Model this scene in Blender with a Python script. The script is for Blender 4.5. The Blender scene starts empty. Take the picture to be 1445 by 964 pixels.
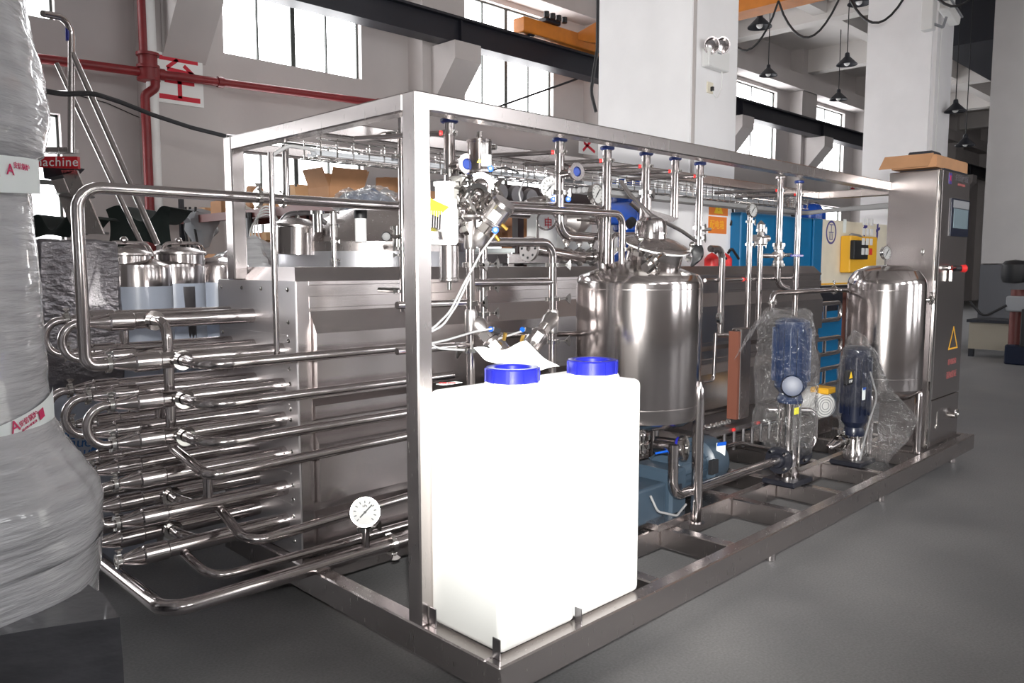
import bpy, bmesh, math, random
from mathutils import Vector, Matrix, noise
PI = math.pi
random.seed(7)
SC = bpy.context.scene
COL = SC.collection

# ---------------------------------------------------------------- camera
V = Vector
FPX, YAW, PITCH = 1121.0, 0.7906, 0.0965
CAM = V((-1.78998, -1.86809, 1.6))
FH = V((math.cos(YAW), math.sin(YAW), 0)); RT = V((math.sin(YAW), -math.cos(YAW), 0))
FW = FH*math.cos(PITCH) - V((0, 0, math.sin(PITCH))); UP = RT.cross(FW)
cd = bpy.data.cameras.new('camera'); cam = bpy.data.objects.new('camera', cd); COL.objects.link(cam)
cd.sensor_width = 36; cd.lens = 36*FPX/1445; cd.clip_end = 200
cam.matrix_world = Matrix.Translation(CAM) @ Matrix((RT, UP, -FW)).transposed().to_4x4()
SC.camera = cam

def P(u, v, X=None, Y=None, Z=None, D=None):
    """world point seen at pixel u,v on the plane X=, Y= or Z= (or at depth D)"""
    r = FW + RT*((u-722.5)/FPX) - UP*((v-482)/FPX)
    t = D if D is not None else (X-CAM.x)/r.x if X is not None else (Y-CAM.y)/r.y if Y is not None else (Z-CAM.z)/r.z
    return CAM + r*t

# ---------------------------------------------------------------- light
w = bpy.data.worlds.new('world'); SC.world = w; w.use_nodes = True
w.node_tree.nodes['Background'].inputs[0].default_value = (.86, .93, 1, 1)
w.node_tree.nodes['Background'].inputs[1].default_value = 1.0
WINDOW_STRENGTH = 9.0
def lamp(name, kind, loc, energy, color=(1, 1, 1), size=.1, aim=None, **k):
    d = bpy.data.lights.new(name, kind); d.energy = energy; d.color = color
    if kind == 'AREA': d.size = size
    elif kind in ('POINT', 'SPOT'): d.shadow_soft_size = size
    for a, b in k.items(): setattr(d, a, b)
    o = bpy.data.objects.new(name, d); COL.objects.link(o); o.location = loc
    if aim is not None: o.rotation_euler = (V(aim)-V(loc)).to_track_quat('-Z', 'Y').to_euler()
    return o
# the photographer's flash, just above the lens
lamp('camera_flash', 'SPOT', CAM + V((0, 0, .16)) + RT*.02, 2100, (1, .985, .95), .05, aim=CAM+FW*4+RT*.55+V((0, 0, .75)), spot_size=1.35, spot_blend=1.0)
SC.view_settings.view_transform = 'Standard'; SC.view_settings.look = 'None'
SC.view_settings.exposure = 0.0; SC.view_settings.gamma = 1.0

# ---------------------------------------------------------------- materials
def new_mat(name):
    m = bpy.data.materials.new(name); m.use_nodes = True
    return m, m.node_tree, m.node_tree.nodes['Principled BSDF']
def mat(name, col, rough=.5, metal=0, var=0, vscale=6, bump=0, bscale=40, stretch=None, rvar=0, **k):
    m, nt, b = new_mat(name); N = nt.nodes; L = nt.links
    b.inputs['Base Color'].default_value = (*col, 1); b.inputs['Roughness'].default_value = rough; b.inputs['Metallic'].default_value = metal
    for a, x in k.items(): b.inputs[a.replace('_', ' ')].default_value = x
    tc = N.new('ShaderNodeTexCoord'); mp = N.new('ShaderNodeMapping'); L.new(tc.outputs['Object'], mp.inputs[0])
    if stretch: mp.inputs['Scale'].default_value = stretch
    if var:
        n = N.new('ShaderNodeTexNoise'); n.inputs['Scale'].default_value = vscale; n.inputs['Detail'].default_value = 5; L.new(mp.outputs[0], n.inputs[0])
        r = N.new('ShaderNodeMapRange'); r.inputs[1].default_value = .3; r.inputs[2].default_value = .7; r.inputs[3].default_value = 1-var; r.inputs[4].default_value = 1+var; L.new(n.outputs[0], r.inputs[0])
        x = N.new('ShaderNodeVectorMath'); x.operation = 'SCALE'; x.inputs[0].default_value = col; L.new(r.outputs[0], x.inputs['Scale']); L.new(x.outputs[0], b.inputs['Base Color'])
    if bump or rvar:
        n = N.new('ShaderNodeTexNoise'); n.inputs['Scale'].default_value = bscale; n.inputs['Detail'].default_value = 4; L.new(mp.outputs[0], n.inputs[0])
        if bump:
            q = N.new('ShaderNodeBump'); q.inputs['Strength'].default_value = bump; q.inputs['Distance'].default_value = .01; L.new(n.outputs[0], q.inputs['Height']); L.new(q.outputs[0], b.inputs['Normal'])
        if rvar:
            r = N.new('ShaderNodeMapRange'); r.inputs[3].default_value = max(.03, rough-rvar); r.inputs[4].default_value = rough+rvar; L.new(n.outputs[0], r.inputs[0]); L.new(r.outputs[0], b.inputs['Roughness'])
    return m
M = {}
M['pipe'] = mat('polished_steel_pipe', (.57, .53, .525), .15, 1, rvar=.01, bscale=30)
M['steel'] = mat('satin_steel_frame', (.54, .50, .49), .27, 1, var=.02, vscale=2, rvar=.012, bscale=60, stretch=(1, 1, .15))
M['sheet'] = mat('brushed_steel_sheet', (.56, .52, .515), .25, 1, var=.02, vscale=1.5, rvar=.012, bscale=90, stretch=(.1, .1, 1))
M['tanksteel'] = mat('brushed_tank_steel', (.58, .54, .53), .15, 1, rvar=.015, bscale=120, stretch=(1, 1, .1))
M['dullsteel'] = mat('dull_dark_steel', (.33, .32, .33), .32, 1, rvar=.02, bscale=50)
M['cast'] = mat('cast_valve_steel', (.55, .52, .51), .3, 1, bump=.05, bscale=160)
M['bright'] = mat('bright_steel', (.7, .69, .67), .1, 1)
M['whiteplastic'] = mat('white_polyethylene', (.93, .94, .91), .38, 0, Subsurface_Weight=0)
M['blueplastic'] = mat('blue_cap_plastic', (.010, .013, .24), .3)
M['navycap'] = mat('navy_end_cap', (.01, .03, .17), .4)
M['brightblue'] = mat('bright_blue_push_fitting', (.0, .07, .42), .35)
M['blueenamel'] = mat('blue_enamel', (.006, .06, .36), .25)
M['motorblue'] = mat('grey_blue_motor_paint', (.032, .052, .075), .4, bump=.05)
M['navymotor'] = mat('black_navy_motor_paint', (.008, .012, .03), .3)
M['machineblue'] = mat('machine_blue_paint', (.0, .14, .33), .4, var=.06)
M['cream'] = mat('cream_panel_paint', (.80, .74, .60), .5, var=.04)
M['yellow'] = mat('yellow_box_paint', (.90, .48, .03), .45)
M['orange'] = mat('orange_crane_paint', (.55, .18, .02), .5, var=.1)
M['stickerorange'] = mat('orange_sticker', (.80, .22, .03), .5)
M['stickeryellow'] = mat('yellow_sticker', (.90, .85, .02), .5)
M['red'] = mat('red_pipe_paint', (.20, .015, .018), .45, var=.12)
M['redbright'] = mat('bright_red_plastic', (.75, .03, .03), .4)
M['black'] = mat('black_rubber', (.012, .012, .014), .5)
M['blackmetal'] = mat('black_painted_steel', (.012, .013, .02), .45)
M['white'] = mat('white_paint', (.78, .78, .77), .5)
M['paper'] = mat('white_paper', (.80, .85, .84), .8)
M['glassface'] = mat('gauge_face', (.36, .36, .355), .4)
M['plate'] = mat('filmed_end_plate', (.62, .60, .61), .42, 1, rvar=.03, bscale=12)
M['dimcolumn'] = mat('dimmed_grey_column_paint', (.50, .49, .49), .85, var=.04, vscale=2)  # greyer copy of the column paint, darkened for the dim light there
M['carton'] = mat('brown_cardboard', (.42, .22, .11), .8, var=.08)
M['cartonlight'] = mat('light_cardboard', (.60, .37, .20), .8, var=.08)
M['wood'] = mat('cut_timber', (.50, .25, .14), .75, var=.15)
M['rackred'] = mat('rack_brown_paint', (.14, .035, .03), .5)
M['greyplastic'] = mat('grey_plastic', (.28, .29, .31), .5)
M['darkcloth'] = mat('dark_cloth', (.008, .014, .012), .95)
M['copper'] = mat('copper_brown_plate_pack', (.24, .09, .06), .45, .3, bump=.2, bscale=140, stretch=(1, 1, 8))
M['screen'] = mat('touch_screen_glass', (.22, .29, .33), .12)
M['bluefilm'] = mat('pale_blue_protective_film', (.47, .52, .62), .3, 0, var=.05, bump=.1, bscale=12, Coat_Weight=.5)
M['filmblue'] = mat('blue_printed_film', (.16, .30, .55), .3, var=.15)
M['goldtap'] = mat('brass', (.8, .5, .12), .3, 1)
M['hose'] = mat('clear_grey_hose', (.26, .26, .265), .35)
M['wall'] = mat('plaster_white', (.50, .465, .455), .85, var=.05, vscale=1.2, bump=.1, bscale=25)
M['ceil'] = mat('ceiling_concrete', (.58, .55, .53), .9, var=.05, vscale=1)
M['column'] = mat('column_plaster', (.86, .85, .86), .85, var=.03, vscale=2, bump=.08, bscale=25)
M['dado'] = mat('grey_dado_paint', (.12, .125, .14), .7)
M['winframe'] = mat('window_frame_grey', (.05, .055, .05), .5)
M['cratefilm'] = mat('foil_stretch_film', (.20, .19, .205), .2, .5, bump=1.0, bscale=22, stretch=(1, 1, 1.6), Coat_Weight=.6)
M['stretchfilm'] = mat('grey_stretch_wrap', (.44, .44, .455), .2, 0, var=.14, vscale=7, bump=1.0, bscale=13, stretch=(.5, .5, 4), Coat_Weight=.8)
M['darkwall'] = mat('dim_far_wall', (.28, .27, .26), .9)
M['darkfilm'] = mat('dark_stretch_wrap', (.085, .085, .095), .3, .2, var=.25, vscale=5, bump=.6, bscale=7, stretch=(1, 1, 2.5), Coat_Weight=.5)
M['redchar'] = mat('red_painted_character', (.55, .02, .04), .7)
M['cream2'] = mat('dusty_beige_panel', (.30, .27, .22), .7)
M['bundleblue'] = mat('blue_grey_bundle', (.10, .13, .20), .4, var=.5, vscale=9, Coat_Weight=.6)
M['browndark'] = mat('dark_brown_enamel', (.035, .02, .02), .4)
M['navymotor2'] = mat('dark_blue_motor_paint', (.005, .018, .06), .35, Specular_IOR_Level=.25)
M['stickeryel2'] = mat('warning_yellow', (.85, .55, .02), .5)
M['logoblue'] = mat('logo_navy_print', (.06, .05, .25), .4)
M['printgrey'] = mat('grey_door_print', (.10, .09, .10), .5)
M['printred'] = mat('faint_red_print', (.35, .10, .10), .5)
M['filmsteel'] = mat('filmed_steel', (.50, .50, .53), .35, .85, bump=.05, bscale=10)
M['filmprint'] = mat('blue_film_print', (.05, .16, .42), .5)
M['signred'] = mat('red_sign_enamel', (.50, .01, .02), .4)
M['printpink'] = mat('magenta_tape_print', (.62, .02, .12), .5)
def floor_mat():
    m, nt, b = new_mat('grey_painted_concrete'); N = nt.nodes; L = nt.links
    tc = N.new('ShaderNodeTexCoord')
    n1 = N.new('ShaderNodeTexNoise'); n1.inputs['Scale'].default_value = 1.3; n1.inputs['Detail'].default_value = 8; L.new(tc.outputs['Object'], n1.inputs[0])
    n2 = N.new('ShaderNodeTexNoise'); n2.inputs['Scale'].default_value = 90; n2.inputs['Detail'].default_value = 3; L.new(tc.outputs['Object'], n2.inputs[0])
    r = N.new('ShaderNodeValToRGB'); r.color_ramp.elements[0].position = .3; r.color_ramp.elements[0].color = (.17, .17, .175, 1); r.color_ramp.elements[1].position = .75; r.color_ramp.elements[1].color = (.25, .247, .247, 1); L.new(n1.outputs[0], r.inputs[0])
    mx = N.new('ShaderNodeMix'); mx.data_type = 'RGBA'; mx.blend_type = 'OVERLAY'; mx.inputs[0].default_value = .35; L.new(r.outputs[0], mx.inputs[6]); L.new(n2.outputs[0], mx.inputs[7]); L.new(mx.outputs[2], b.inputs['Base Color'])
    rr = N.new('ShaderNodeMapRange'); rr.inputs[3].default_value = .38; rr.inputs[4].default_value = .62; L.new(n1.outputs[0], rr.inputs[0]); L.new(rr.outputs[0], b.inputs['Roughness'])
    return m
M['floor'] = floor_mat()
def glow_mat():
    m, nt, b = new_mat('daylit_window_pane'); b.inputs['Base Color'].default_value = (.7, .72, .75, 1); b.inputs['Roughness'].default_value = .2
    b.inputs['Emission Color'].default_value = (.98, .985, 1, 1); b.inputs['Emission Strength'].default_value = WINDOW_STRENGTH
    return m
M['pane'] = glow_mat()
def film_mat(name, tint, amt):
    m, nt, b = new_mat(name); N = nt.nodes; L = nt.links; N.remove(b)
    out = [n for n in N if n.type == 'OUTPUT_MATERIAL'][0]
    tr = N.new('ShaderNodeBsdfTransparent'); gl = N.new('ShaderNodeBsdfGlossy'); gl.inputs['Roughness'].default_value = .16; gl.inputs[0].default_value = (1, 1, 1, 1)
    df = N.new('ShaderNodeBsdfDiffuse'); df.inputs[0].default_value = (*tint, 1)
    tc = N.new('ShaderNodeTexCoord'); n = N.new('ShaderNodeTexNoise'); n.inputs['Scale'].default_value = 11; n.inputs['Detail'].default_value = 3; n.inputs['Distortion'].default_value = 1.5; L.new(tc.outputs['Object'], n.inputs[0])
    bp = N.new('ShaderNodeBump'); bp.inputs['Strength'].default_value = 1; bp.inputs['Distance'].default_value = .05; L.new(n.outputs[0], bp.inputs['Height']); L.new(bp.outputs[0], gl.inputs['Normal'])
    lw = N.new('ShaderNodeLayerWeight'); lw.inputs[0].default_value = .35; L.new(bp.outputs[0], lw.inputs['Normal'])
    mr = N.new('ShaderNodeMapRange'); mr.inputs[3].default_value = amt; mr.inputs[4].default_value = .5; L.new(lw.outputs['Facing'], mr.inputs[0])
    m1 = N.new('ShaderNodeMixShader'); m1.inputs[0].default_value = .3; L.new(gl.outputs[0], m1.inputs[1]); L.new(df.outputs[0], m1.inputs[2])
    m2 = N.new('ShaderNodeMixShader'); L.new(mr.outputs[0], m2.inputs[0]); L.new(tr.outputs[0], m2.inputs[1]); L.new(m1.outputs[0], m2.inputs[2]); L.new(m2.outputs[0], out.inputs[0])
    return m
M['clearbag'] = film_mat('clear_plastic_bag', (.40, .39, .39), .03)
M['clearwrap'] = film_mat('clear_plastic_wrap', (.6, .6, .6), .25)

# ---------------------------------------------------------------- helpers
def setp(o, label=None, cat=None, group=None, kind=None, category=None):
    cat = cat or category
    if label: o['label'] = label
    if cat: o['category'] = cat
    if group: o['group'] = group
    if kind: o['kind'] = kind
    return o
def basis(d):
    d = V(d).normalized(); a = V((0, 0, 1)) if abs(d.z) < .9 else V((1, 0, 0))
    x = a.cross(d).normalized(); return x, d.cross(x), d
class G:
    """collects shapes in world coordinates, then links them as one mesh object"""
    def __init__(s): s.b = bmesh.new(); s.wn = False
    def box(s, a, c, bev=0):
        a, c = V(a), V(c); lo = V([min(a[i], c[i]) for i in range(3)]); hi = V([max(a[i], c[i]) for i in range(3)])
        vs = [s.b.verts.new((hi.x if i & 1 else lo.x, hi.y if i & 2 else lo.y, hi.z if i & 4 else lo.z)) for i in range(8)]
        fs = [s.b.faces.new([vs[i] for i in q]) for q in ((0, 2, 3, 1), (4, 5, 7, 6), (0, 1, 5, 4), (2, 6, 7, 3), (0, 4, 6, 2), (1, 3, 7, 5))]
        if bev:
            es = list({e for f in fs for e in f.edges}); bmesh.ops.bevel(s.b, geom=es, offset=bev, segments=1 if bev < .02 else 5, affect='EDGES', profile=.5); s.wn = bev >= .02
        return s
    def obox(s, c, ax, ay, az, bev=0):
        """box about centre c with half-axis vectors"""
        c, ax, ay, az = V(c), V(ax), V(ay), V(az)
        vs = [s.b.verts.new(c + ax*(1 if i & 1 else -1) + ay*(1 if i & 2 else -1) + az*(1 if i & 4 else -1)) for i in range(8)]
        fs = [s.b.faces.new([vs[i] for i in q]) for q in ((0, 2, 3, 1), (4, 5, 7, 6), (0, 1, 5, 4), (2, 6, 7, 3), (0, 4, 6, 2), (1, 3, 7, 5))]
        if bev: bmesh.ops.bevel(s.b, geom=list({e for f in fs for e in f.edges}), offset=bev, segments=1, affect='EDGES')
        return s
    def rev(s, p, d, prof, n=24, cap=True):
        """revolve profile [(r, h)...] about axis d from p"""
        x, y, z = basis(d); p = V(p); rings = []
        for r, h in prof:
            if r < 1e-6: rings.append([s.b.verts.new(p+z*h)])
            else: rings.append([s.b.verts.new(p+z*h+x*(r*math.cos(2*PI*i/n))+y*(r*math.sin(2*PI*i/n))) for i in range(n)])
        for a, c in zip(rings, rings[1:]):
            for i in range(n):
                j = (i+1) % n
                if len(a) == 1 and len(c) == 1: continue
                if len(a) == 1: s.b.faces.new((a[0], c[i], c[j])) if 0 else s.b.faces.new((a[0], c[j], c[i])[::-1])
                elif len(c) == 1: s.b.faces.new((a[i], a[j], c[0]))
                else: s.b.faces.new((a[i], a[j], c[j], c[i]))
        if cap:
            if len(rings[0]) > 1: s.b.faces.new(rings[0][::-1])
            if len(rings[-1]) > 1: s.b.faces.new(rings[-1])
        return s
    def cyl(s, a, c, r, r2=None, n=16):
        a, c = V(a), V(c); L = (c-a).length
        return s.rev(a, c-a, [(r, 0), (r if r2 is None else r2, L)], n)
    def ring(s, p, d, R, r, h=None, n=24, m=8):
        """torus, or a band of height h when h is given"""
        x, y, z = basis(d); p = V(p); rows = []
        for i in range(n):
            c = x*math.cos(2*PI*i/n)+y*math.sin(2*PI*i/n)
            if h is None: rows.append([s.b.verts.new(p+c*(R+r*math.cos(2*PI*j/m))+z*(r*math.sin(2*PI*j/m))) for j in range(m)])
            else: rows.append([s.b.verts.new(p+c*q+z*t) for q, t in ((R-r, -h/2), (R+r, -h/2), (R+r, h/2), (R-r, h/2))])
        k = len(rows[0])
        for i in range(n):
            for j in range(k):
                s.b.faces.new((rows[i][j], rows[(i+1) % n][j], rows[(i+1) % n][(j+1) % k], rows[i][(j+1) % k]))
        return s
    def tube(s, pts, r, bend=None, n=14, cap=True, seg=6):
        pts = [V(p) for p in pts]; path = [pts[0]]
        bend = r*2.6 if bend is None else bend
        for i in range(1, len(pts)-1):
            a, c, e = pts[i-1], pts[i], pts[i+1]; d1 = (a-c); d2 = (e-c)
            ang = d1.angle(d2, PI)
            if ang > 3.1: path.append(c); continue
            t = min(bend/math.tan(ang/2), d1.length*.49, d2.length*.49) if bend else 0
            if t < 1e-5: path.append(c); continue
            q0 = c+d1.normalized()*t; q1 = c+d2.normalized()*t
            rr = t*math.tan(ang/2); ce = c+(d1.normalized()+d2.normalized()).normalized()*(rr/math.sin(ang/2))
            for k in range(seg+1):
                w_ = k/seg; v0 = q0-ce; v1 = q1-ce; om = v0.angle(v1, .001) or .001
                path.append(ce+(v0*math.sin((1-w_)*om)+v1*math.sin(w_*om))/math.sin(om))
        path.append(pts[-1])
        rows = []; d = (path[1]-path[0]).normalized(); x, y, _ = basis(d)
        for i, p in enumerate(path):
            if i == 0: t = path[1]-path[0]
            elif i == len(path)-1: t = path[-1]-path[-2]
            else: t = (path[i+1]-p).normalized()+(p-path[i-1]).normalized()
            t = t.normalized(); x = (x-t*x.dot(t)).normalized(); y = t.cross(x)
            rows.append([s.b.verts.new(p+x*(r*math.cos(2*PI*j/n))+y*(r*math.sin(2*PI*j/n))) for j in range(n)])
        for a, c in zip(rows, rows[1:]):
            for j in range(n): s.b.faces.new((a[j], a[(j+1) % n], c[(j+1) % n], c[j]))
        if cap: s.b.faces.new(rows[0][::-1]); s.b.faces.new(rows[-1])
        return s
    def ball(s, p, r, n=16, m=8, sc=(1, 1, 1)):
        bmesh.ops.create_uvsphere(s.b, u_segments=n, v_segments=m, radius=r, matrix=Matrix.Translation(p) @ Matrix.Diagonal((*sc, 1))); return s
    def prism(s, pts, d):
        """polygon pts extruded along vector d"""
        a = [s.b.verts.new(p) for p in pts]; c = [s.b.verts.new(V(p)+V(d)) for p in pts]; n = len(a)
        s.b.faces.new(a[::-1]); s.b.faces.new(c)
        for i in range(n): s.b.faces.new((a[i], a[(i+1) % n], c[(i+1) % n], c[i]))
        return s
    def quads(s, grid):
        """open surface from a grid of points"""
        vs = [[s.b.verts.new(p) for p in row] for row in grid]
        for a, c in zip(vs, vs[1:]):
            for i in range(len(a)-1): s.b.faces.new((a[i], a[i+1], c[i+1], c[i]))
        return s
    def go(s, name, m, parent=None, ang=32, smooth=True, **tags):
        b = s.b
        if parent is None and tags.get('kind') != 'structure':
            vs = [v.co for v in b.verts]; lo = [min(v[i] for v in vs) for i in range(3)]; hi = [max(v[i] for v in vs) for i in range(3)]
            org = V(((lo[0]+hi[0])/2, (lo[1]+hi[1])/2, lo[2]))
        elif parent is not None:
            org = V((0, 0, 0)); q = parent
            while q: org += q.location; q = q.parent
        else: org = V((0, 0, 0))
        bmesh.ops.recalc_face_normals(b, faces=b.faces[:])
        bmesh.ops.translate(b, verts=b.verts[:], vec=-org)
        if smooth:
            for f in b.faces: f.smooth = True
            for e in b.edges:
                if len(e.link_faces) == 2 and e.calc_face_angle(0) > math.radians(ang): e.smooth = False
        me = bpy.data.meshes.new(name); b.to_mesh(me); b.free(); me.materials.append(M[m] if isinstance(m, str) else m)
        o = bpy.data.objects.new(name, me); COL.objects.link(o)
        if s.wn: o.modifiers.new('wn', 'WEIGHTED_NORMAL').keep_sharp = True
        if parent is not None: o.parent = parent
        else: o.location = org
        return setp(o, **tags)
def thing(name, loc, label, cat, group=None):
    o = bpy.data.objects.new(name, None); COL.objects.link(o); o.location = loc; o.empty_display_size = .1
    return setp(o, label, cat, group)
def dup(src, offset, label=None, parent=None):
    c = src.copy(); COL.objects.link(c); c.parent = parent
    if parent is None: c.location = src.location + V(offset)
    if label: c['label'] = label
    for ch in src.children: dup(ch, (0, 0, 0), None, c)
    return c
def text(s, parent, loc, right, up, size, m, name='lettering', depth=.001, align='CENTER', shear=0, bold=0, space=1):
    """flat lettering lying in the plane spanned by right/up, centred on loc"""
    cu = bpy.data.curves.new('t', 'FONT'); cu.body = s; cu.size = size; cu.align_x = align; cu.align_y = 'CENTER'; cu.extrude = depth; cu.shear = shear; cu.offset = bold*size; cu.space_character = space
    t = bpy.data.objects.new('t', cu); COL.objects.link(t); dg = bpy.context.evaluated_depsgraph_get(); dg.update()
    me = bpy.data.meshes.new_from_object(t.evaluated_get(dg)); bpy.data.objects.remove(t); bpy.data.curves.remove(cu)
    r = V(right).normalized(); u = V(up).normalized(); u = (u-r*u.dot(r)).normalized(); n = r.cross(u)
    org = V((0, 0, 0)); q = parent
    while q: org += q.location; q = q.parent
    mw = Matrix.Translation(V(loc)-org) @ Matrix((r, u, n)).transposed().to_4x4()
    me.transform(mw); me.materials.clear(); me.materials.append(M[m])
    o = bpy.data.objects.new(name, me); COL.objects.link(o); o.parent = parent
    return o
def clamp(parent, p, d, r, wing=None, wl=.05):
    """tri-clamp ring with hinge lugs and a wing nut"""
    x, y, z = basis(d); p = V(p); wv = V(wing).normalized() if wing else x
    wv = (wv-z*wv.dot(z)).normalized()
    g = G(); g.ring(p, z, r*1.22, r*.26, h=r*.75, n=18)
    g.cyl(p+wv*r*1.35-z*r*.45, p+wv*r*1.35+z*r*.45, r*.28, n=8); g.cyl(p-wv*r*1.45-z*r*.45, p-wv*r*1.45+z*r*.45, r*.28, n=8)
    g.cyl(p+wv*r*1.3, p+wv*(r*1.3+wl), r*.14, n=6)
    q = p+wv*(r*1.3+wl); side = z; k_ = 1.5 if wl > .022 else 1
    g.prism([q-wv*r*.35*k_-side*r*.2, q-wv*r*.35*k_+side*r*.2, q+wv*r*.35*k_+side*r*.75*k_, q+wv*r*.5*k_+side*r*.3, q+wv*r*.5*k_-side*r*.3, q+wv*r*.35*k_-side*r*.75*k_], wv.cross(side)*r*.25); g.obox(q-wv*r*.25, wv*r*.2, side*r*.25, wv.cross(side)*r*.25)
    return g.go('clamp', 'bright', parent)
def collar(parent, p, d, r, name='hanger_collar', red=None):
    g = G(); g.ring(p, d, r*1.18, r*.22, h=r*.8, n=16)
    x, y, z = basis(d)
    s_ = V(red).normalized() if red else x
    g.cyl(V(p)+s_*r*1.2, V(p)+s_*r*1.9, r*.3, n=8); g.cyl(V(p)-s_*r*1.2, V(p)-s_*r*1.9, r*.3, n=8)
    o = g.go(name, 'bright', parent)
    return o
def pipe(name, pts, r, label, bend=None, cat='pipe', m='pipe', n=16, group=None):
    """a pipe run: root empty at its first point plus tube mesh"""
    t = thing(name, V(pts[0]), label, cat, group)
    G().tube(pts, r, bend, n).go('tube', m, t); return t
def gauge(parent, c, d, R, stem=None, needle=.8):
    """dial gauge: case, face, needle under parent; d is the way it looks"""
    x, y, z = basis(d); c = V(c)
    G().rev(c-z*R*.55, z, [(0, 0), (R*.8, 0), (R*.92, R*.1), (R*.92, R*.5), (R*1.05, R*.55), (R*1.05, R*.68), (R*.92, R*.68), (R*.92, R*.6), (0, R*.6)], 24).go('gauge_case', 'bright', parent)
    G().rev(c+z*R*.06, z, [(0, 0), (R*.9, 0), (R*.9, R*.02), (0, R*.02)], 24, cap=False).go('dial_face', 'glassface', parent)
    g = G(); a = x*math.cos(needle)+y*math.sin(needle); b_ = z.cross(a)
    g.obox(c+z*R*.11+a*R*.1, a*R*.6, b_*R*.05, z*R*.015); g.rev(c+z*R*.09, z, [(R*.1, 0), (R*.1, R*.05)], 10)
    for k in range(11):
        t = -.75*PI/1+k*1.5*PI/10-PI/2+PI; q = x*math.sin(t)+y*math.cos(t) if False else (x*math.cos(PI*1.25-k*.15*PI)+y*math.sin(PI*1.25-k*.15*PI))
        g.obox(c+z*R*.1+q*R*.72, q*R*.09, z.cross(q)*R*.03, z*R*.01)
    g.go('needle_and_scale', 'black', parent)
    if stem is not None: G().cyl(V(stem), c-z*R*.2, R*.16, n=10).go('stem', 'bright', parent)
def struct(g, name, m, **k): return g.go(name, m, kind='structure', smooth=False, **k)

# ================================================================ SETTING
WY = 9.0; CZ = 7.6
struct(G().box((-9, -10, -.2), (42, 9.3, 0)), 'floor', 'floor')
g = G(); g.box((-9, -10, CZ), (42, 9.3, CZ+.3)); struct(g, 'ceiling', 'ceil')
def holed_wall(name, x0, x1, z0, z1, holes, y0, y1):
    xs = sorted({x0, x1, *[h[0] for h in holes], *[h[1] for h in holes]}); zs = sorted({z0, z1, *[h[2] for h in holes], *[h[3] for h in holes]})
    g = G()
    for a, b in zip(xs, xs[1:]):
        run = None
        for c, d in zip(zs, zs[1:]):
            mx, mz = (a+b)/2, (c+d)/2
            if any(h[0] < mx < h[1] and h[2] < mz < h[3] for h in holes): continue
            g.box((a, y0, c), (b, y1, d))
    return struct(g, name, 'wall')
BAY = [-6.25, -1.8, 2.63, 7.0, 11.5, 16.0, 20.5, 25.0, 29.5, 34.0, 38.5]
def wins(b0, b1): return b0+.78, b1-1.35
holes = []
for a, b in zip(BAY, BAY[1:]):
    x0, x1 = a+.72, b-1.38
    if a > 26: continue
    if a > 15.8: x0, x1 = a+.9, b-1.2
    holes += [(x0, x1, 1.75, 3.42), (x0, x1, 4.52, 6.35)]
holed_wall('wall_far', -9, 42, 0, CZ, holes, WY, WY+.28)
near = [h for h in holes if (h[2] > 4 and h[0] < 9) or (h[2] < 4 and 2 < h[0] < 14)]  # unseen windows behind the camera, rows picked for fill and steel reflections
holed_wall('wall_near', -9, 42, 0, CZ, near, -10.28, -10)
struct(G().box((-9.3, -10, 0), (-9, 9.3, CZ)), 'wall_left', 'darkwall')
struct(G().box((42, -10, 0), (42.3, 9.3, CZ)), 'wall_right', 'darkwall')
wn = 0
def window(x0, x1, z0, z1, y, s, nx, rows):
    """frame with mullions; panes are single children; s is the side the room lies on"""
    global wn; wn += 1
    ya = y; g = G(); t = .028
    root = thing('window_%d' % wn, ((x0+x1)/2, ya, z0), None, None); root['kind'] = 'structure'
    g.box((x0, ya-.04, z0), (x1, ya+.04, z0+t)); g.box((x0, ya-.04, z1-t), (x1, ya+.04, z1)); g.box((x0, ya-.04, z0), (x0+t, ya+.04, z1)); g.box((x1-t, ya-.04, z0), (x1, ya+.04, z1))
    zz = [z0]+rows+[z1]
    for r in rows: g.box((x0, ya-.035, r-.03), (x1, ya+.035, r+.03))
    w_ = (x1-x0)/nx
    for i in range(1, nx):
        tt = .035 if i*2 == nx and nx > 2 else .012
        g.box((x0+i*w_-tt, ya-.03, z0), (x0+i*w_+tt, ya+.03, z1))
    g.go('window_frame', 'winframe', root, smooth=False)
    for i in range(nx):
        for a, b in zip(zz, zz[1:]):
            G().box((x0+i*w_+.02, ya-.004, a+.02), (x0+(i+1)*w_-.02, ya+.004, b-.02)).go('pane', 'pane', root, smooth=False)
for h in holes:
    up = h[2] > 4
    window(h[0], h[1], h[2], h[3], WY+.14, -1, 4 if h[0] < 8 else 2, [5.5] if up else [2.6])
for h in near:
    window(h[0], h[1], h[2], h[3], -10.14, 1, 2, [])
tn = 0
def trim(g, m='wall'):
    global tn; tn += 1; return struct(g, 'trim_%d' % tn, m)
# wall pilasters, their corbels, roof beams
for i, x in enumerate(BAY):
    trim(G().box((x-.46, 8.62, 0), (x+.46, WY, CZ)))
    z0 = 5.16
    trim(G().prism([(x-.28, 8.62, z0), (x-.28, 8.02, z0), (x-.28, 8.02, z0-.28), (x-.28, 8.62, z0-.95)], (.56, 0, 0)))
    trim(G().box((x-.2, -10, CZ-.62), (x+.2, WY, CZ)), 'ceil')
trim(G().box((-9, 6.1, CZ-.5), (42, 6.4, CZ)), 'ceil'); trim(G().box((-9, 2.6, CZ-.5), (42, 2.9, CZ)), 'ceil')
trim(G().box((-9, 8.55, 6.45), (42, WY, 6.85)), 'wall')
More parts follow.
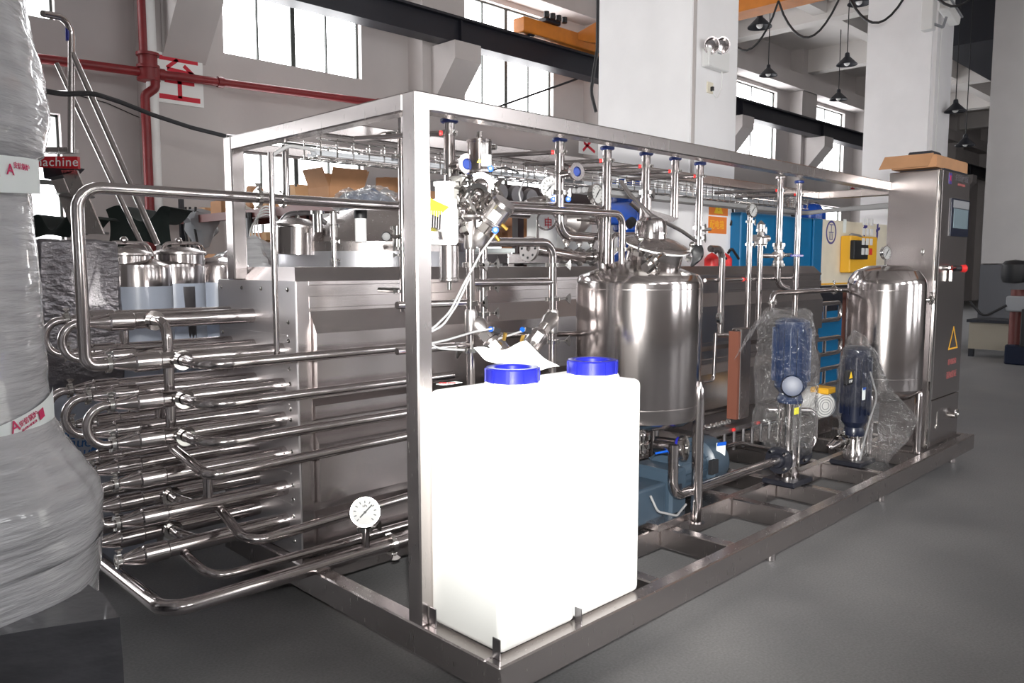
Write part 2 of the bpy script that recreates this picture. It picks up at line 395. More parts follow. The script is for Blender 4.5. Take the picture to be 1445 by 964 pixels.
# crane runway: dark I-beam on the corbels
def ibeam(a, b, w_, h, m, name, label, cat):
    g = G(); x0, x1 = a[0], b[0]; y, z = a[1], a[2]
    g.box((x0, y-w_/2, z), (x1, y+w_/2, z+.03)); g.box((x0, y-w_/2, z+h-.03), (x1, y+w_/2, z+h)); g.box((x0, y-.02, z+.03), (x1, y+.02, z+h-.03))
    return g.go(name, m, label=label, category=cat, smooth=False)
t = thing('crane_runway_beam', (16, 8.3, 5.17), 'long black steel crane rail beam carried along the far wall on white corbels', 'beam')
g = G(); g.box((-8.9, 8.14, 5.17), (41.9, 8.46, 5.2)); g.box((-8.9, 8.14, 5.55), (41.9, 8.46, 5.58)); g.box((-8.9, 8.24, 5.2), (41.9, 8.34, 5.55)); g.go('flanged_beam', 'blackmetal', t, smooth=False)
G().box((-8.9, 8.27, 5.58), (41.9, 8.33, 5.64)).go('rail', 'blackmetal', t, smooth=False)
for x in [b for b in BAY if -8 < b < 40]: G().box((x-.01, 8.17, 5.2), (x+.01, 8.43, 5.55)).go('stiffener', 'blackmetal', t, smooth=False)
# columns of the near row
def column(i, u, vis_left, right):
    c = P(u, 100, Y=3.4); L = P(vis_left, 100, X=c.x).y; R_ = P(right, 100, Y=3.4).x
    g = G(); g.box((c.x, 3.4, 1.62), (R_, L, CZ)); o = struct(g, 'column_%d' % i, 'column')
    struct(G().box((c.x-.003, 3.397, 0), (R_+.003, L+.003, 1.6)), 'trim_%d' % (60+i), 'dado')
    return c.x, R_, L
c1 = column(1, 975, 845, 1040); c2 = column(2, 1313, 1222, 1343)
# third column is nearer: dado line at eye height, foot hidden by the welding bench
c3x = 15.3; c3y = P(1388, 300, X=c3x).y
struct(G().box((c3x, c3y-1.3, 1.62), (c3x+.9, c3y, CZ)), 'column_3', 'dimcolumn')
struct(G().box((c3x-.003, c3y-1.303, 0), (c3x+.903, c3y+.003, 1.6)), 'trim_70', 'dado')

# ---------------------------------------------------------------- crane
cx0 = P(785, 84, Y=8.4).x
t = thing('bridge_crane', (cx0, 8.3, 5.64), 'orange bridge crane girder with stepped end, riding on the black rail', 'crane')
gx = cx0+.15
G().prism([(gx, 8.0, 5.72), (gx, 7.3, 5.5), (gx, -6, 5.5), (gx, -6, 6.1), (gx, 6.9, 6.1), (gx, 8.0, 5.85)], (.4, 0, 0)).go('girder', 'orange', t, smooth=False)
G().box((cx0-1.1, 8.16, 5.66), (cx0+1.6, 8.44, 5.92), .015).go('end_carriage', 'orange', t, smooth=False)
for dx in (-.85, 1.3): G().rev((cx0+dx, 8.2, 5.74), (0, 1, 0), [(.1, 0), (.12, .02), (.1, .04), (.1, .16), (.12, .18), (.1, .2)], 16).go('wheel', 'blackmetal', t)
G().box((cx0-.6, 8.1, 5.92), (cx0-.2, 8.3, 6.0), .02).go('drive_motor', 'blackmetal', t)
for k in range(4): G().cyl((cx0-.65+k*.16, 8.05, 5.96), (cx0-.65+k*.16, 8.05, 6.06), .05, n=8).go('insulator', 'black', t)
G().box((gx+.05, 7.2, 5.42), (gx+.3, 7.6, 5.56), .02).go('buffer', 'black', t)
# festoon cable loops under the girder
for k in range(9):
    y0 = 6.0-k*.98
    pts = [(gx-.06, y0-.98*i/12, 5.5-.62*math.sin(PI*i/12)**.8) for i in range(13)]
    G().tube(pts, .017, 0, 6).go('festoon_cable', 'black', label='%s drooping black festoon loop from the wall end of the orange girder' % ('first', 'second', 'third', 'fourth', 'fifth', 'sixth', 'seventh', 'eighth', 'ninth')[k], category='cable', group='festoon cable loops')

# red fire pipes on the far wall
a = P(60, 82, Y=8.9); b = P(845, 197, Y=8.9)
t = thing('sprinkler_pipe', (a.x, 8.5, a.z), 'dark red fire pipe running level along the far wall', 'pipe')
zp = 4.02
a_ = P(60, 83, Y=8.5); b_ = P(840, 186, Y=8.5); zf = lambda x: a_.z+(b_.z-a_.z)*(x-a_.x)/(b_.x-a_.x)
G().tube([(-2, 8.5, zf(-2)), (12, 8.5, zf(12))], .055, 0, 12).go('tube', 'red', t)
for x in (2.28, 3.05, 5.6, 8.9): G().ring((x, 8.5, zf(x)), (1, 0, 0), .06, .01, h=.08, n=14).go('coupling', 'red', t)
q = P(204, 60, Y=8.55)
t = thing('fire_riser', (q.x, 8.5, 0), 'bright red vertical fire riser with elbow beside the wall pilaster', 'pipe')
G().tube([(q.x, 8.545, CZ-.1), (q.x, 8.545, 4.0)], .07, 0, 14).go('tube', 'red', t)
G().tube([(q.x+.06, 8.42, 4.05), (q.x+.06, 8.42, 3.78), (q.x-.06, 8.45, 3.68), (q.x-.06, 8.45, 0.0)], .055, .08, 14).go('lower_tube', 'red', t)
G().cyl((q.x, 8.47, 3.86), (q.x, 8.47, 4.2), .11, n=14).go('valve_body', 'red', t)
for z in (3.88, 4.03, 4.18): G().ring((q.x, 8.47, z), (0, 0, 1), .1, .035, h=.035, n=16).go('flange', 'red', t)
q2 = P(216, 130, Y=8.5); G().tube([(q2.x, 8.52, 0), (q2.x, 8.52, CZ-.1)], .07, 0, 14).go('drainpipe', 'white', label='white vertical drainpipe just right of the red riser', category='pipe')
# painted character signs
def sign(u, v, wpx, y, ch, label, dx=0):
    c = P(u, v, Y=y); h = wpx
    t = thing('wall_sign', (c.x, y, c.z-h/2), label, 'sign')
    G().box((c.x-h/2, y-.006, c.z-h/2), (c.x+h/2, y, c.z+h/2)).go('sheet', 'white', t, smooth=False)
    for x0, z0, x1, z1, w_ in STROKES[ch]:
        A_, B_ = V((x0, 0, z0))*h*.5, V((x1, 0, z1))*h*.5; n_ = (B_-A_).normalized(); n_ = V((-n_.z, 0, n_.x))*w_*h*.5
        o_ = V((c.x, y-.008, c.z)); G().prism([o_+A_-n_, o_+B_-n_, o_+B_+n_, o_+A_+n_], (0, .002, 0)).go('painted_stroke', 'redchar', t, smooth=False)
STROKES = {'至': [(-.8, .8, .8, .8, .09), (-.05, .8, -.5, .42, .07), (-.5, .38, .6, .3, .08), (.2, .6, .62, .25, .08), (-.62, -.1, .62, -.1, .08), (0, .3, 0, -.75, .09), (-.85, -.75, .85, -.75, .10)],
           '安': [(0, .95, .1, .75, .09), (-.75, .68, .75, .68, .08), (-.75, .68, -.75, .4, .08), (.75, .68, .75, .4, .08), (-.05, .55, -.5, -.3, .09), (-.5, -.3, .6, -.8, .09), (.45, .1, -.6, -.8, .09), (-.85, .12, .85, .12, .09)],
           '全': [(0, .9, -.8, .2, .09), (0, .9, .8, .2, .09), (-.5, .1, .5, .1, .08), (-.5, -.3, .5, -.3, .08), (0, .1, 0, -.75, .08), (-.75, -.75, .75, -.75, .09)]}
sign(253, 113, .62, 8.61, '至', 'square white wall sign with one red character above the sprinkler pipe')
sign(831, 196, .62, 8.61, '安', 'square white sign with red character, half hidden behind steel top beam')
sign(1203, 262, .62, 8.61, '全', 'far white sign with red character, seen under the beam left of cabinet')
# black cables left
for nm, pts, r, lb in (('power_cable', [P(60, 128, D=3.2), P(90, 133, D=3.3), P(130, 131, D=3.4), P(170, 144, D=3.6), P(215, 162, D=3.8), P(270, 180, D=4.0), P(318, 192, D=4.15)], .011, 'thick black cable drooping from the wrapped column to the steel frame'),
                       ('thin_wire', [P(85, 128, Y=8.97), P(150, 145, Y=8.97), P(190, 163, Y=8.97), P(203, 168, Y=8.97)], .006, 'thin dark wire sagging along the far wall below the cable'),
                       ('brace_rod', [P(600, 187, Y=8.98), P(838, 103, Y=8.44)], .02, 'slanting black rod crossing the wall windows below the rail beam'),
                       ('hanging_cable', [V((P(843, 70, D=9.5).x, P(843, 70, D=9.5).y, CZ)), P(843, 70, D=9.5), P(838, 100, D=9.5), P(834, 130, D=9.5), P(841, 158, D=9.5)], .02, 'black cable hanging from the crane beside the white column')):
    G().tube(pts, r, r*20, 8, seg=4).go(nm, 'black', label=lb, category='cable')

# pendant lamps
def pendant(u, v, y, sc, label):
    p = P(u, v, Y=y); t = thing('pendant_lamp', p, label, 'lamp', 'dark conical pendant lamps under the ceiling')
    G().rev(p, (0, 0, 1), [(.24*sc, 0), (.24*sc, .02*sc), (.06*sc, .2*sc), (.05*sc, .28*sc), (.02*sc, .3*sc)], 20, cap=False).go('shade', 'blackmetal', t)
    G().ball(p+V((0, 0, .05*sc)), .07*sc, 12, 8).go('bulb', 'white', t)
    G().cyl(p+V((0, 0, .28*sc)), (p.x, p.y, CZ), .012*sc, n=6).go('cord', 'black', t)
    return t
pendant(1072, 39, 6.0, .95, 'dark conical pendant lamp beside the orange girder, largest in view')
pendant(1084, 107, 6.2, .75, 'pendant lamp hanging left, just right of the white column')
pendant(1195, 92, 5.2, .85, 'pendant lamp hanging near the top left edge of the grey column')
pendant(1183, 141, 6.5, .85, 'small pendant lamp above the right hand wall window')
pendant(1212, 6, 4.9, .9, 'pendant lamp at the top edge left of the grey column')
pendant(1348, 158, 3.2, .8, 'small lamp between grey column and dark right column')
pendant(1362, 206, 3.1, .75, 'tiny far lamp low between the two right columns')

# emergency light on column 1
y = 3.4
p = P(1005, 86, Y=y); t = thing('emergency_light', (p.x, y, p.z), 'white twin-head emergency light on the bright white column', 'light')
s_ = (P(1020, 86, Y=y).x-P(990, 86, Y=y).x)
hh = P(1005, 72, Y=y).z-P(1005, 99, Y=y).z
G().box((p.x-s_/2, y-.1, p.z-hh/2), (p.x+s_/2, y, p.z+hh/2), .012).go('housing', 'white', t)
for u in (1002, 1017):
    q = P(u, 64, Y=y-.08); G().rev(q, (-.55, -.8, -.25), [(0, -.06), (.06, -.05), (.095, .02), (.1, .05), (.085, .05), (.06, .02), (0, .01)], 20).go('lamp_head', 'pipe', t)
    G().cyl(q, (q.x, y-.05, p.z+hh/2), .016, n=8).go('neck', 'white', t)
G().box((p.x-.05, y-.103, p.z+.06), (p.x+.04, y-.1, p.z+.075)).go('indicator_strip', 'greyplastic', t)
q = P(1001, 124, Y=y); t2 = thing('wall_socket', (q.x, y, q.z-.06), 'small cream wall socket with black plug under the emergency light', 'socket')
G().box((q.x-.065, y-.015, q.z-.065), (q.x+.065, y, q.z+.065), .005).go('plate', 'cream', t2); G().box((q.x-.005, y-.05, q.z-.04), (q.x+.03, y-.015, q.z+.01), .004).go('plug', 'black', t2)
G().tube([(p.x+.14, y-.05, p.z-hh/2), (p.x+.13, y-.06, p.z-.3), (p.x+.02, y-.06, q.z-.15), (q.x+.01, y-.04, q.z-.03)], .007, .12, 6).go('cord', 'white', t)
t = thing('conduit_trunking', (c1[0]+.05, 3.38, .1), 'thin grey trunking down the corner of the white column', 'conduit')
G().box((c1[0]+.03, 3.37, .1), (c1[0]+.06, 3.4, CZ)).go('channel', 'wall', t)
t = thing('conduit_trunking', (c2[0]+.1, 3.36, .1), 'pale vertical trunking running down the grey column edge', 'conduit')
G().box((c2[0]+.06, 3.33, .1), (c2[0]+.22, 3.4, CZ)).go('channel', 'column', t)
G().cyl((c2[0]+.32, 3.36, .1), (c2[0]+.32, 3.36, CZ), .025, n=8).go('tube', 'white', t)
q = P(1340, 19, Y=3.1); t = thing('security_camera', q, 'grey bullet security camera on bracket high on the grey column', 'camera')
G().obox(q, V((.26, -.02, -.1)), V((0, .09, 0)), V((.03, 0, .08)), .02).go('camera_body', 'white', t)
G().obox(q+V((.03, -.01, .09)), V((.3, -.02, -.11)), V((0, .1, 0)), V((0, 0, .012))).go('sun_shield', 'greyplastic', t)
G().tube([q+V((-.1, .02, -.08)), q+V((-.15, .05, -.26)), q+V((-.45, .1, -.26))], .025, .04, 8).go('bracket', 'greyplastic', t)
G().box(q+V((-.55, .1, -.35)), q+V((-.35, .3, .3)), .02).go('junction_box', 'white', t)
# dark overhead duct between columns at right
q = P(1368, 15, X=15.0)
t = thing('overhead_duct', (15, q.y, q.z), 'black boxy overhead beam end between the two right columns', 'beam')
G().box((16, q.y-.2, q.z-.35), (22, q.y+.9, q.z+.8)).go('duct_body', 'blackmetal', t, smooth=False)

# ---------------------------------------------------------------- welding bench far right
A = P(1367, 494, Z=.02, ); 
t = thing('work_bench', (14.2, 2.2, 0), 'beige sided workbench with dark legs at the foot of the right column', 'bench')
bx = 13.6
ya, yb = P(1367, 470, X=bx).y, P(1427, 470, X=bx).y
zt, zb = P(1400, 456, X=bx).z, P(1400, 494, X=bx).z
G().box((bx, yb, zb), (bx+.6, ya, zt)).go('side_panel', 'cream2', t, smooth=False)
G().box((bx-.05, yb-.5, zt), (bx+.75, ya+.03, zt+.05)).go('bench_top', 'blackmetal', t, smooth=False)
for yy in (ya-.04, yb+.03): G().box((bx+.02, yy-.04, 0), (bx+.1, yy+.04, zb+.05)).go('leg', 'blackmetal', t, smooth=False)
bx = 12.7; yb = P(1433, 420, X=bx+.3).y+.25
t = thing('welding_machine', (bx+.4, yb-.35, 0), 'dark drilling machine with red column standing beside the beige bench', 'machine')
ym = yb-.28
G().box((bx+.1, ym-.6, 0), (bx+.8, ym+.1, .32), .03).go('base', 'navymotor', t)
G().cyl((bx+.3, ym, .3), (bx+.3, ym, 1.2), .1, n=14).go('post', 'rackred', t)
G().box((bx+.1, ym-.55, .85), (bx+.6, ym+.12, 1.1), .03).go('table', 'greyplastic', t)
G().rev((bx+.2, ym+.04, 1.3), (0, 0, 1), [(0, 0), (.16, .02), (.19, .1), (.19, .3), (.14, .36), (0, .38)], 16).go('motor_head', 'black', t)
G().box((bx+.1, ym-.5, 1.2), (bx+.5, ym-.15, 1.75), .03).go('control_box', 'blackmetal', t)
G().box((bx+.05, ym-.5, .3), (bx+.12, ym-.12, .9), .01).go('front_panel', 'black', t)
G().tube([(bx, ym+.6, 1.0), (bx, ym+.4, .75), (bx+.1, ym+.1, .95)], .02, .1, 8).go('hose', 'black', t)

# ---------------------------------------------------------------- storage rack by the wall
RX = 2.35
yr0, yr1 = P(478, 287, X=RX).y, 8.3
zr = 2.17
t = thing('storage_rack', (RX+.4, 6.3, 0), 'brown steel storage rack loaded with cartons in front of the windows', 'shelf')
for z in (.35, 1.5, zr, ):
    G().box((RX, yr0, z-.06), (RX+.05, yr1, z+.03)).go('shelf_beam', 'rackred', t, smooth=False); G().box((RX+.75, yr0, z-.06), (RX+.8, yr1, z+.03)).go('shelf_beam', 'rackred', t, smooth=False)
    G().box((RX+.02, yr0, z), (RX+.78, yr1, z+.02)).go('shelf_board', 'rackred', t, smooth=False)
for yy in (yr0+.03, (yr0+yr1)/2, yr1-.03):
    for xx in (RX, RX+.75): G().box((xx, yy-.03, 0), (xx+.05, yy+.03, zr+(.0 if yy < yr1-.5 else .25))).go('upright', 'blackmetal', t, smooth=False)
def carton(name, c, hx, hy, h, label, m='carton', rot=0, flap=0, group=None):
    """open cardboard box: four walls, bottom and tilted flaps as parts"""
    t = thing(name, c, label, 'box', group); cr, sr = math.cos(rot), math.sin(rot); ex = V((cr, sr, 0)); ey = V((-sr, cr, 0)); c = V(c); ez = V((0, 0, 1)); th = .006
    g = G()
    for s_ in (-1, 1):
        g.obox(c+ex*hx*s_+ez*h/2, ex*th, ey*hy, ez*h/2); g.obox(c+ey*hy*s_+ez*h/2, ex*hx, ey*th, ez*h/2)
    g.obox(c+ez*th, ex*hx, ey*hy, ez*th)
    if not flap: g.obox(c+ez*h, ex*hx, ey*hy, ez*th)
    g.go('carton_body', m, t, smooth=False)
    if flap:
        for s_, dd, L in ((-1, ex, hy), (1, ex, hy), (-1, ey, hx), (1, ey, hx)):
            o = (ey if dd is ex else ex); hw = (hx if dd is ex else hy); dirn = (dd*s_*math.cos(flap)+ez*math.sin(flap)).normalized(); l = min(hx, hy)*.5
            G().obox(c+dd*s_*hw+ez*h+dirn*l, o*L*.98, dirn*l, dirn.cross(o)*th*.6).go('flap', m, t, smooth=False)
    else: G().obox(c+ez*(h+th*1.5), ex*hx, ey*.03, ez*.001).go('packing_tape', 'cartonlight', t, smooth=False)
    return t
def oncell(u, y, x, z): return V((x, y, z))
def rack_y(u, x=RX+.3): return P(u, 285, X=x).y
carton('open_carton', (RX+.3, P(450, 270, X=RX+.1).y, zr+.02), .2, .19, .17, 'large open cardboard carton with raised flaps on the rack top shelf', flap=1.2, rot=.0)
carton('open_carton', (RX+.35, P(400, 270, X=RX+.1).y, zr+.02), .16, .10, .15, 'smaller open carton beside the large one on the rack top shelf', 'cartonlight', flap=1.35)
carton('closed_carton', (RX+.3, P(305, 285, X=RX+.1).y, zr+.02), .2, .14, .16, 'closed brown carton on top shelf behind the steel rear post')
carton('closed_carton', (RX+.3, P(283, 290, X=RX+.1).y, zr+.02), .2, .12, .10, 'low yellowish carton at the left end of the top shelf', 'cartonlight')
carton('closed_carton', (RX+.3, P(294, 342, X=RX+.1).y, 1.52), .25, .3, .2, 'wide brown carton on the middle rack shelf, left of rear post')
for k, (u, h, lb, m) in enumerate([(333, .3, 'white paper bag leaning on a rack shelf item, nearest the post', 'paper'), (348, .34, 'tall brown bag standing on the top rack shelf', 'carton'), (360, .26, 'small white packet with red print on top rack shelf', 'white'), (371, .2, 'tan packet lying at the shelf edge beside vertical pipe', 'cartonlight')]):
    y_ = P(u, 285, X=RX+.1).y
    G().obox((RX+.2, y_, zr+.02+h/2), V((.08, 0, 0)), V((0, .07, .02)), V((0, -.02, h/3)), .02).go('packed_bag', m, label=lb, category='bag')
# timber offcuts on the middle shelf
ya_, yb_ = P(378, 350, X=RX).y, P(333, 350, X=RX).y
k = 0
for r_ in range(4):
    for i in range(9):
        yy = ya_+(yb_-ya_)*(i+.5*(r_ % 2))/9; z_ = 1.53+r_*.105+.05
        a_ = random.uniform(-.25, .25)
        if r_ == 3 and i > 4: continue
        G().obox((RX+.2+random.uniform(-.05, .05), yy, z_), V((.22, 0, 0)), V((0, .055*math.cos(a_), .055*math.sin(a_))), V((0, -.045*math.sin(a_), .045*math.cos(a_))), .004).go('timber_block', 'wood' if (i+r_) % 3 else 'cartonlight', label='%s timber offcut in the %s row of the pile on the middle rack shelf' % ('sawn brown' if (i+r_) % 3 else 'pale', ('bottom', 'second', 'third', 'top')[r_]), category='wood block', group='timber blocks on rack shelf')
q = P(272, 300, X=RX); 
g = G(); g.rev((RX+.1, q.y, zr-.35), (0, 0, 1), [(0, 0), (.08, .02), (.13, .1), (.17, .2), (.2, .28), (.22, .34), (.2, .40), (.12, .44), (0, .45)], 26)
for v in g.b.verts: v.co += noise.noise_vector(v.co*9)*.07
g.go('hanging_bag', 'greyplastic', label='grey rag bundle hanging over the left end of the rack', category='cloth')
for u0 in (268, 276, 262):
    a = P(u0, 292, X=RX-.02); G().tube([a, a+V((0, .05, -.25)), a+V((0, -.03, -.5)), a+V((0, .08, -.62))], .015, .1, 6).go('dangling_strap', 'black', label='dark strap dangling from the rag bundle at the rack end', category='strap', group='straps at rack end')
q = P(352, 300, X=RX-.02)
g = G(); g.tube([q, q+V((0, -.02, -.4)), q+V((0, .06, -.6)), q+V((0, -.1, -.75))], .03, .1, 8); g.go('hanging_hose', 'black', label='black hose hanging below the top rack shelf', category='hose')
for k in range(4):
    q = P(376, 318, X=RX-.04)
    G().ring(q+V((0, 0, -.05*k)), (1, .1*k, 0), .2+.02*k, .008, n=28, m=5).go('coiled_wire', 'white', label='white wire coil hanging below the top rack shelf, %s of four' % ('highest', 'second', 'third', 'lowest')[k], category='coil', group='wire coils on the rack')
# plastic wrapped bundle on a small white table frame behind
q = P(522, 287, D=6.7)
g = G(); g.ball(q, .25, 28, 14, (1, .95, .34))
for v in g.b.verts: v.co += noise.noise_vector(v.co*5)*.12
g = G(); g.ball(q, .25, 28, 14, (1, .95, .34))
for v in g.b.verts: v.co += noise.noise_vector(v.co*8)*.07
g.go('wrapped_bundle', 'bundleblue', label='dark blue goods bundle in clear plastic on the white stand', category='bundle')
g = G(); g.ball(q, .31, 28, 14, (1, .95, .4))
for v in g.b.verts: v.co += noise.noise_vector(v.co*10)*.09
g.go('plastic_sheet', 'clearwrap', label='clear crumpled plastic sheet around the dark blue bundle', category='sheet')
t = thing('stand_frame', (q.x, q.y, 0), 'white steel stand carrying the plastic wrapped bundle', 'stand')
zt = q.z-.09
G().box((q.x-.3, q.y-.3, zt-.06), (q.x+.3, q.y+.3, zt)).go('top_frame', 'white', t, smooth=False)
for a_ in (-.27, .27):
    for b_ in (-.27, .27): G().box((q.x+a_-.03, q.y+b_-.03, 0), (q.x+a_+.03, q.y+b_+.03, zt-.08)).go('leg', 'white', t, smooth=False)
carton('standing_carton', (P(548, 268, Y=5.2).x, 5.2, P(610, 291, Y=5).z+.005), .1, .11, .27, 'tall brown carton seen left of the bright front post', rot=.8)
carton('closed_carton', (P(608, 278, Y=5.2).x, 5.2, P(610, 291, Y=5).z+.005), .14, .14, .16, 'brown carton visible just right of the bright front post', rot=.8)
# dark brown machinery and shelf seen between the valves
q = P(735, 290, Y=5.0)
t = thing('brown_rack', (q.x, 5.0, 0), 'dark brown steel shelf bay behind the valve pipework', 'shelf')
x0, x1 = P(634, 290, Y=5).x, P(880, 290, Y=5).x
zt, zb = P(735, 262, Y=5).z, P(735, 295, Y=5).z
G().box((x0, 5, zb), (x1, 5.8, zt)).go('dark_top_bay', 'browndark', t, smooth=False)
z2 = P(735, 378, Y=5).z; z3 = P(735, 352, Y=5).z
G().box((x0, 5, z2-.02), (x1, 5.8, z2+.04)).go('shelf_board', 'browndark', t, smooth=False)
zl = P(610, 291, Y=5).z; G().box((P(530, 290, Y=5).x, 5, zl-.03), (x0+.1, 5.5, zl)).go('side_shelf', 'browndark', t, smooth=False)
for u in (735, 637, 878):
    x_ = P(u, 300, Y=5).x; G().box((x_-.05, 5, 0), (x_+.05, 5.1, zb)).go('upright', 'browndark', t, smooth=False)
for k, u in enumerate((700, 722, 743)):
    qq = P(u, 272+k*4, Y=5.0); G().rev(qq, (0, -1, 0), [(0, 0), (.1, 0), (.12, .05), (.1, .1), (0, .1)], 16).go('round_tin', 'dullsteel', label='dull round metal tin %s on the dark shelf bay' % ('left', 'middle', 'right')[k], category='tin')
rr = random.Random(3)
for i in range(18):
    u = 690+rr.random()*95; v = 322+rr.random()*18; qq = P(u, v, Y=5.3+rr.random()*.3); s_ = .07+rr.random()*.07
    G().obox(qq, V((s_, s_*.3, 0)), V((-s_*.3, s_, 0)), V((0, 0, s_)), .01).go('scrap_block', ('wood', 'carton', 'browndark', 'greyplastic')[i % 4], label='jumbled %s scrap block heaped on the shelf behind the valves' % ('timber', 'cardboard brown', 'dark brown', 'grey')[i % 4], category='block', group='scrap heap behind valves')
qq = P(742, 388, Y=4.6)

# ================================================================ SKID FRAME
BZ, BB = .23, .11
t = thing('skid_frame', (2.65, 1.05, 0), 'brushed stainless steel skid frame with box-section base, tall post and top rails', 'frame')
def beam(a, b, name='base_beam', m='steel', bev=.006): return G().box(a, b, bev).go(name, m, t)
beam((0, 0, BB), (5.34, .075, BZ)); beam((0, 2.03, BB), (5.34, 2.1, BZ)); beam((0, .075, BB), (.075, 2.03, BZ)); beam((5.265, .075, BB), (5.34, 2.03, BZ))
beam((.075, .47, BB), (5.265, .53, BZ-.004), 'cross_beam'); beam((.075, 1.33, BB), (5.265, 1.39, BZ-.004), 'cross_beam')
for x in (.98, 1.62, 2.35, 2.9, 3.55, 4.3, 4.75):
    beam((x, .075, BB+.01), (x+.07, .47, BZ-.002), 'cross_beam'); beam((x, .53, BB+.01), (x+.07, 1.33, BZ-.002), 'cross_beam')
for x in (.12, 2.15, 3.7, 5.2):
    for y in (.12, 1.98):
        G().rev((x, y, 0), (0, 0, 1), [(.022, 0), (.03, .005), (.03, BB)], 14).go('foot', 'pipe', t)
beam((0, .43, BZ), (.07, .51, 2.22), 'post'); beam((0, 1.88, 1.525), (.07, 1.96, 2.22), 'post')
beam((.07, .43, 2.153), (4.5, .51, 2.22), 'top_rail'); beam((0, .51, 2.153), (.07, 1.88, 2.22), 'top_rail'); beam((.07, 1.88, 2.153), (1.4, 1.96, 2.2), 'top_rail')
beam((.07, 1.17, 2.158), (4.9, 1.23, 2.22), 'top_rail'); beam((4.9, .45, 2.155), (4.97, 1.23, 2.22), 'top_rail')
# cable tray of wire mesh
t = thing('cable_tray', (2.5, 1.3, 2.08), 'wire mesh cable tray running under the upper rail with cables inside', 'tray')
y0, y1, za, zb = 1.26, 1.40, 2.075, 2.15
g = G()
for y, z in ((y0, zb), (y1, zb), (y0, za), (y1, za), ((y0+y1)/2, za), (y0, (za+zb)/2)): g.tube([(.1, y, z), (4.9, y, z)], .004, 0, 5)
g.go('long_wires', 'bright', t)
k = 0; x = .12
while x < 4.9:
    G().tube([(x, y0, zb+.01), (x, y0, za), (x, y1, za), (x, y1, zb+.01)], .0035, .006, 5, seg=2).go('cross_wire', 'bright', t); x += .085
g = G()
for i, (yy, zz) in enumerate(((1.3, .01), (1.33, .012), (1.36, .01), (1.31, .025), (1.35, .024))): g.tube([(.12+j*.4, yy+random.uniform(-.012, .012), za+zz+random.uniform(0, .008)) for j in range(12)], .006, .1, 6, seg=2)
g.go('cables', 'greyplastic', t)
t = thing('conduit_bundle', (3.0, 1.3, 2.05), 'grey corrugated conduits strapped under the tray toward the cabinet', 'conduit')
g = G()
for i in range(3): g.tube([(1.9, 1.25+i*.04, 2.045), (4.88, 1.25+i*.04, 2.04), (4.95, 1.1, 2.06), (4.95, .46, 2.07+.01*i)], .017, .08, 8)
g.go('conduits', 'hose', t)

# ================================================================ HEAT EXCHANGER HOUSING
HX0, HX1, HY0, HY1, HZ0, HZ1 = .052, 5.48, 1.392, 2.09, .232, 1.525
t = thing('heat_exchanger_housing', (2.3, 1.75, HZ0), 'long stainless steel housing box with recessed side panels behind the white tank', 'housing')
G().box((HX0, HY0, HZ0), (HX1, HY1, HZ1), .004).go('casing', 'sheet', t)
g = G()
zt = 1.59; i_ = .06
def hood(x0, x1, y0, y1, z0, z1, ins, insx, name, m, par):
    g = G(); a = [(x0, y0, z0), (x1, y0, z0), (x1, y1, z0), (x0, y1, z0)]; b = [(x0+insx, y0+ins, z1), (x1-insx, y0+ins, z1), (x1-insx, y1-.18, z1), (x0+insx, y1-.18, z1)]
    A_ = [g.b.verts.new(p) for p in a]; B_ = [g.b.verts.new(p) for p in b]
    g.b.faces.new(A_[::-1]); g.b.faces.new(B_)
    for i in range(4): g.b.faces.new((A_[i], A_[(i+1) % 4], B_[(i+1) % 4], B_[i]))
    return g.go(name, m, par, smooth=False)
hood(HX0, HX1, HY0, HY1, HZ1, 1.588, .055, .03, 'sloped_lid', 'sheet', t)
# side: rails, recesses and bulged panels (facing the camera side, -Y)
def fr(x0, x1, z0, z1, d=.012, name='side_rail'): return G().box((x0, HY0-d, z0), (x1, HY0+.001, z1), .002).go(name, 'sheet', t)
fr(HX0, .115, HZ0, HZ1)
fr(.115, HX1, 1.505, HZ1); fr(.115, HX1, 1.40, 1.455)
def bulge(x0, x1, z0, z1, d, name='bulged_panel', b_=.05, dr=.09):
    """sloped shoulder on top, then a flat panel"""
    g = G(); y = HY0
    g.prism([(x0, y, z0), (x0, y-d, z0+.015), (x0, y-d, z1-dr), (x0, y, z1)], (x1-x0, 0, 0)); return g.go(name, 'sheet', t, smooth=False)
xm = [.118, 2.7, 5.44]
for a, b in zip(xm, xm[1:]):
    bulge(a+.005, b-.01, 1.0, 1.385, .055, dr=.1); bulge(a+.005, b-.01, .87, .975, .03, dr=.03); bulge(a+.005, b-.01, .48, .84, .055, dr=.07); bulge(a+.005, b-.01, .27, .44, .03, dr=.02)
# end plate with bolts
G().box((HX0-.008, HY0-.012, HZ0), (HX0, HY1+.08, HZ1), .002).go('end_plate', 'plate', t)
for y in (1.447, 2.13):
    for z in (1.485, 1.335, 1.25, 1.12, 1.05, .93, .88, .73, .68, .57, .5, .42, .3):
        G().rev((HX0-.006, y, z), (-1, 0, 0), [(.011, 0), (.011, .003), (.007, .008), (0, .009)], 8).go('bolt', 'bright', t)
for y in (1.7, 1.9): G().rev((HX0-.006, y, 1.485), (-1, 0, 0), [(.011, 0), (.011, .003), (.007, .008), (0, .009)], 8).go('bolt', 'bright', t)
for z in (1.27, 1.11, .95, .79, .62, .47): G().box((HX0-.010, 1.46, z), (HX0-.007, 2.1, z+.006)).go('plate_seam', 'plate', t, smooth=False)

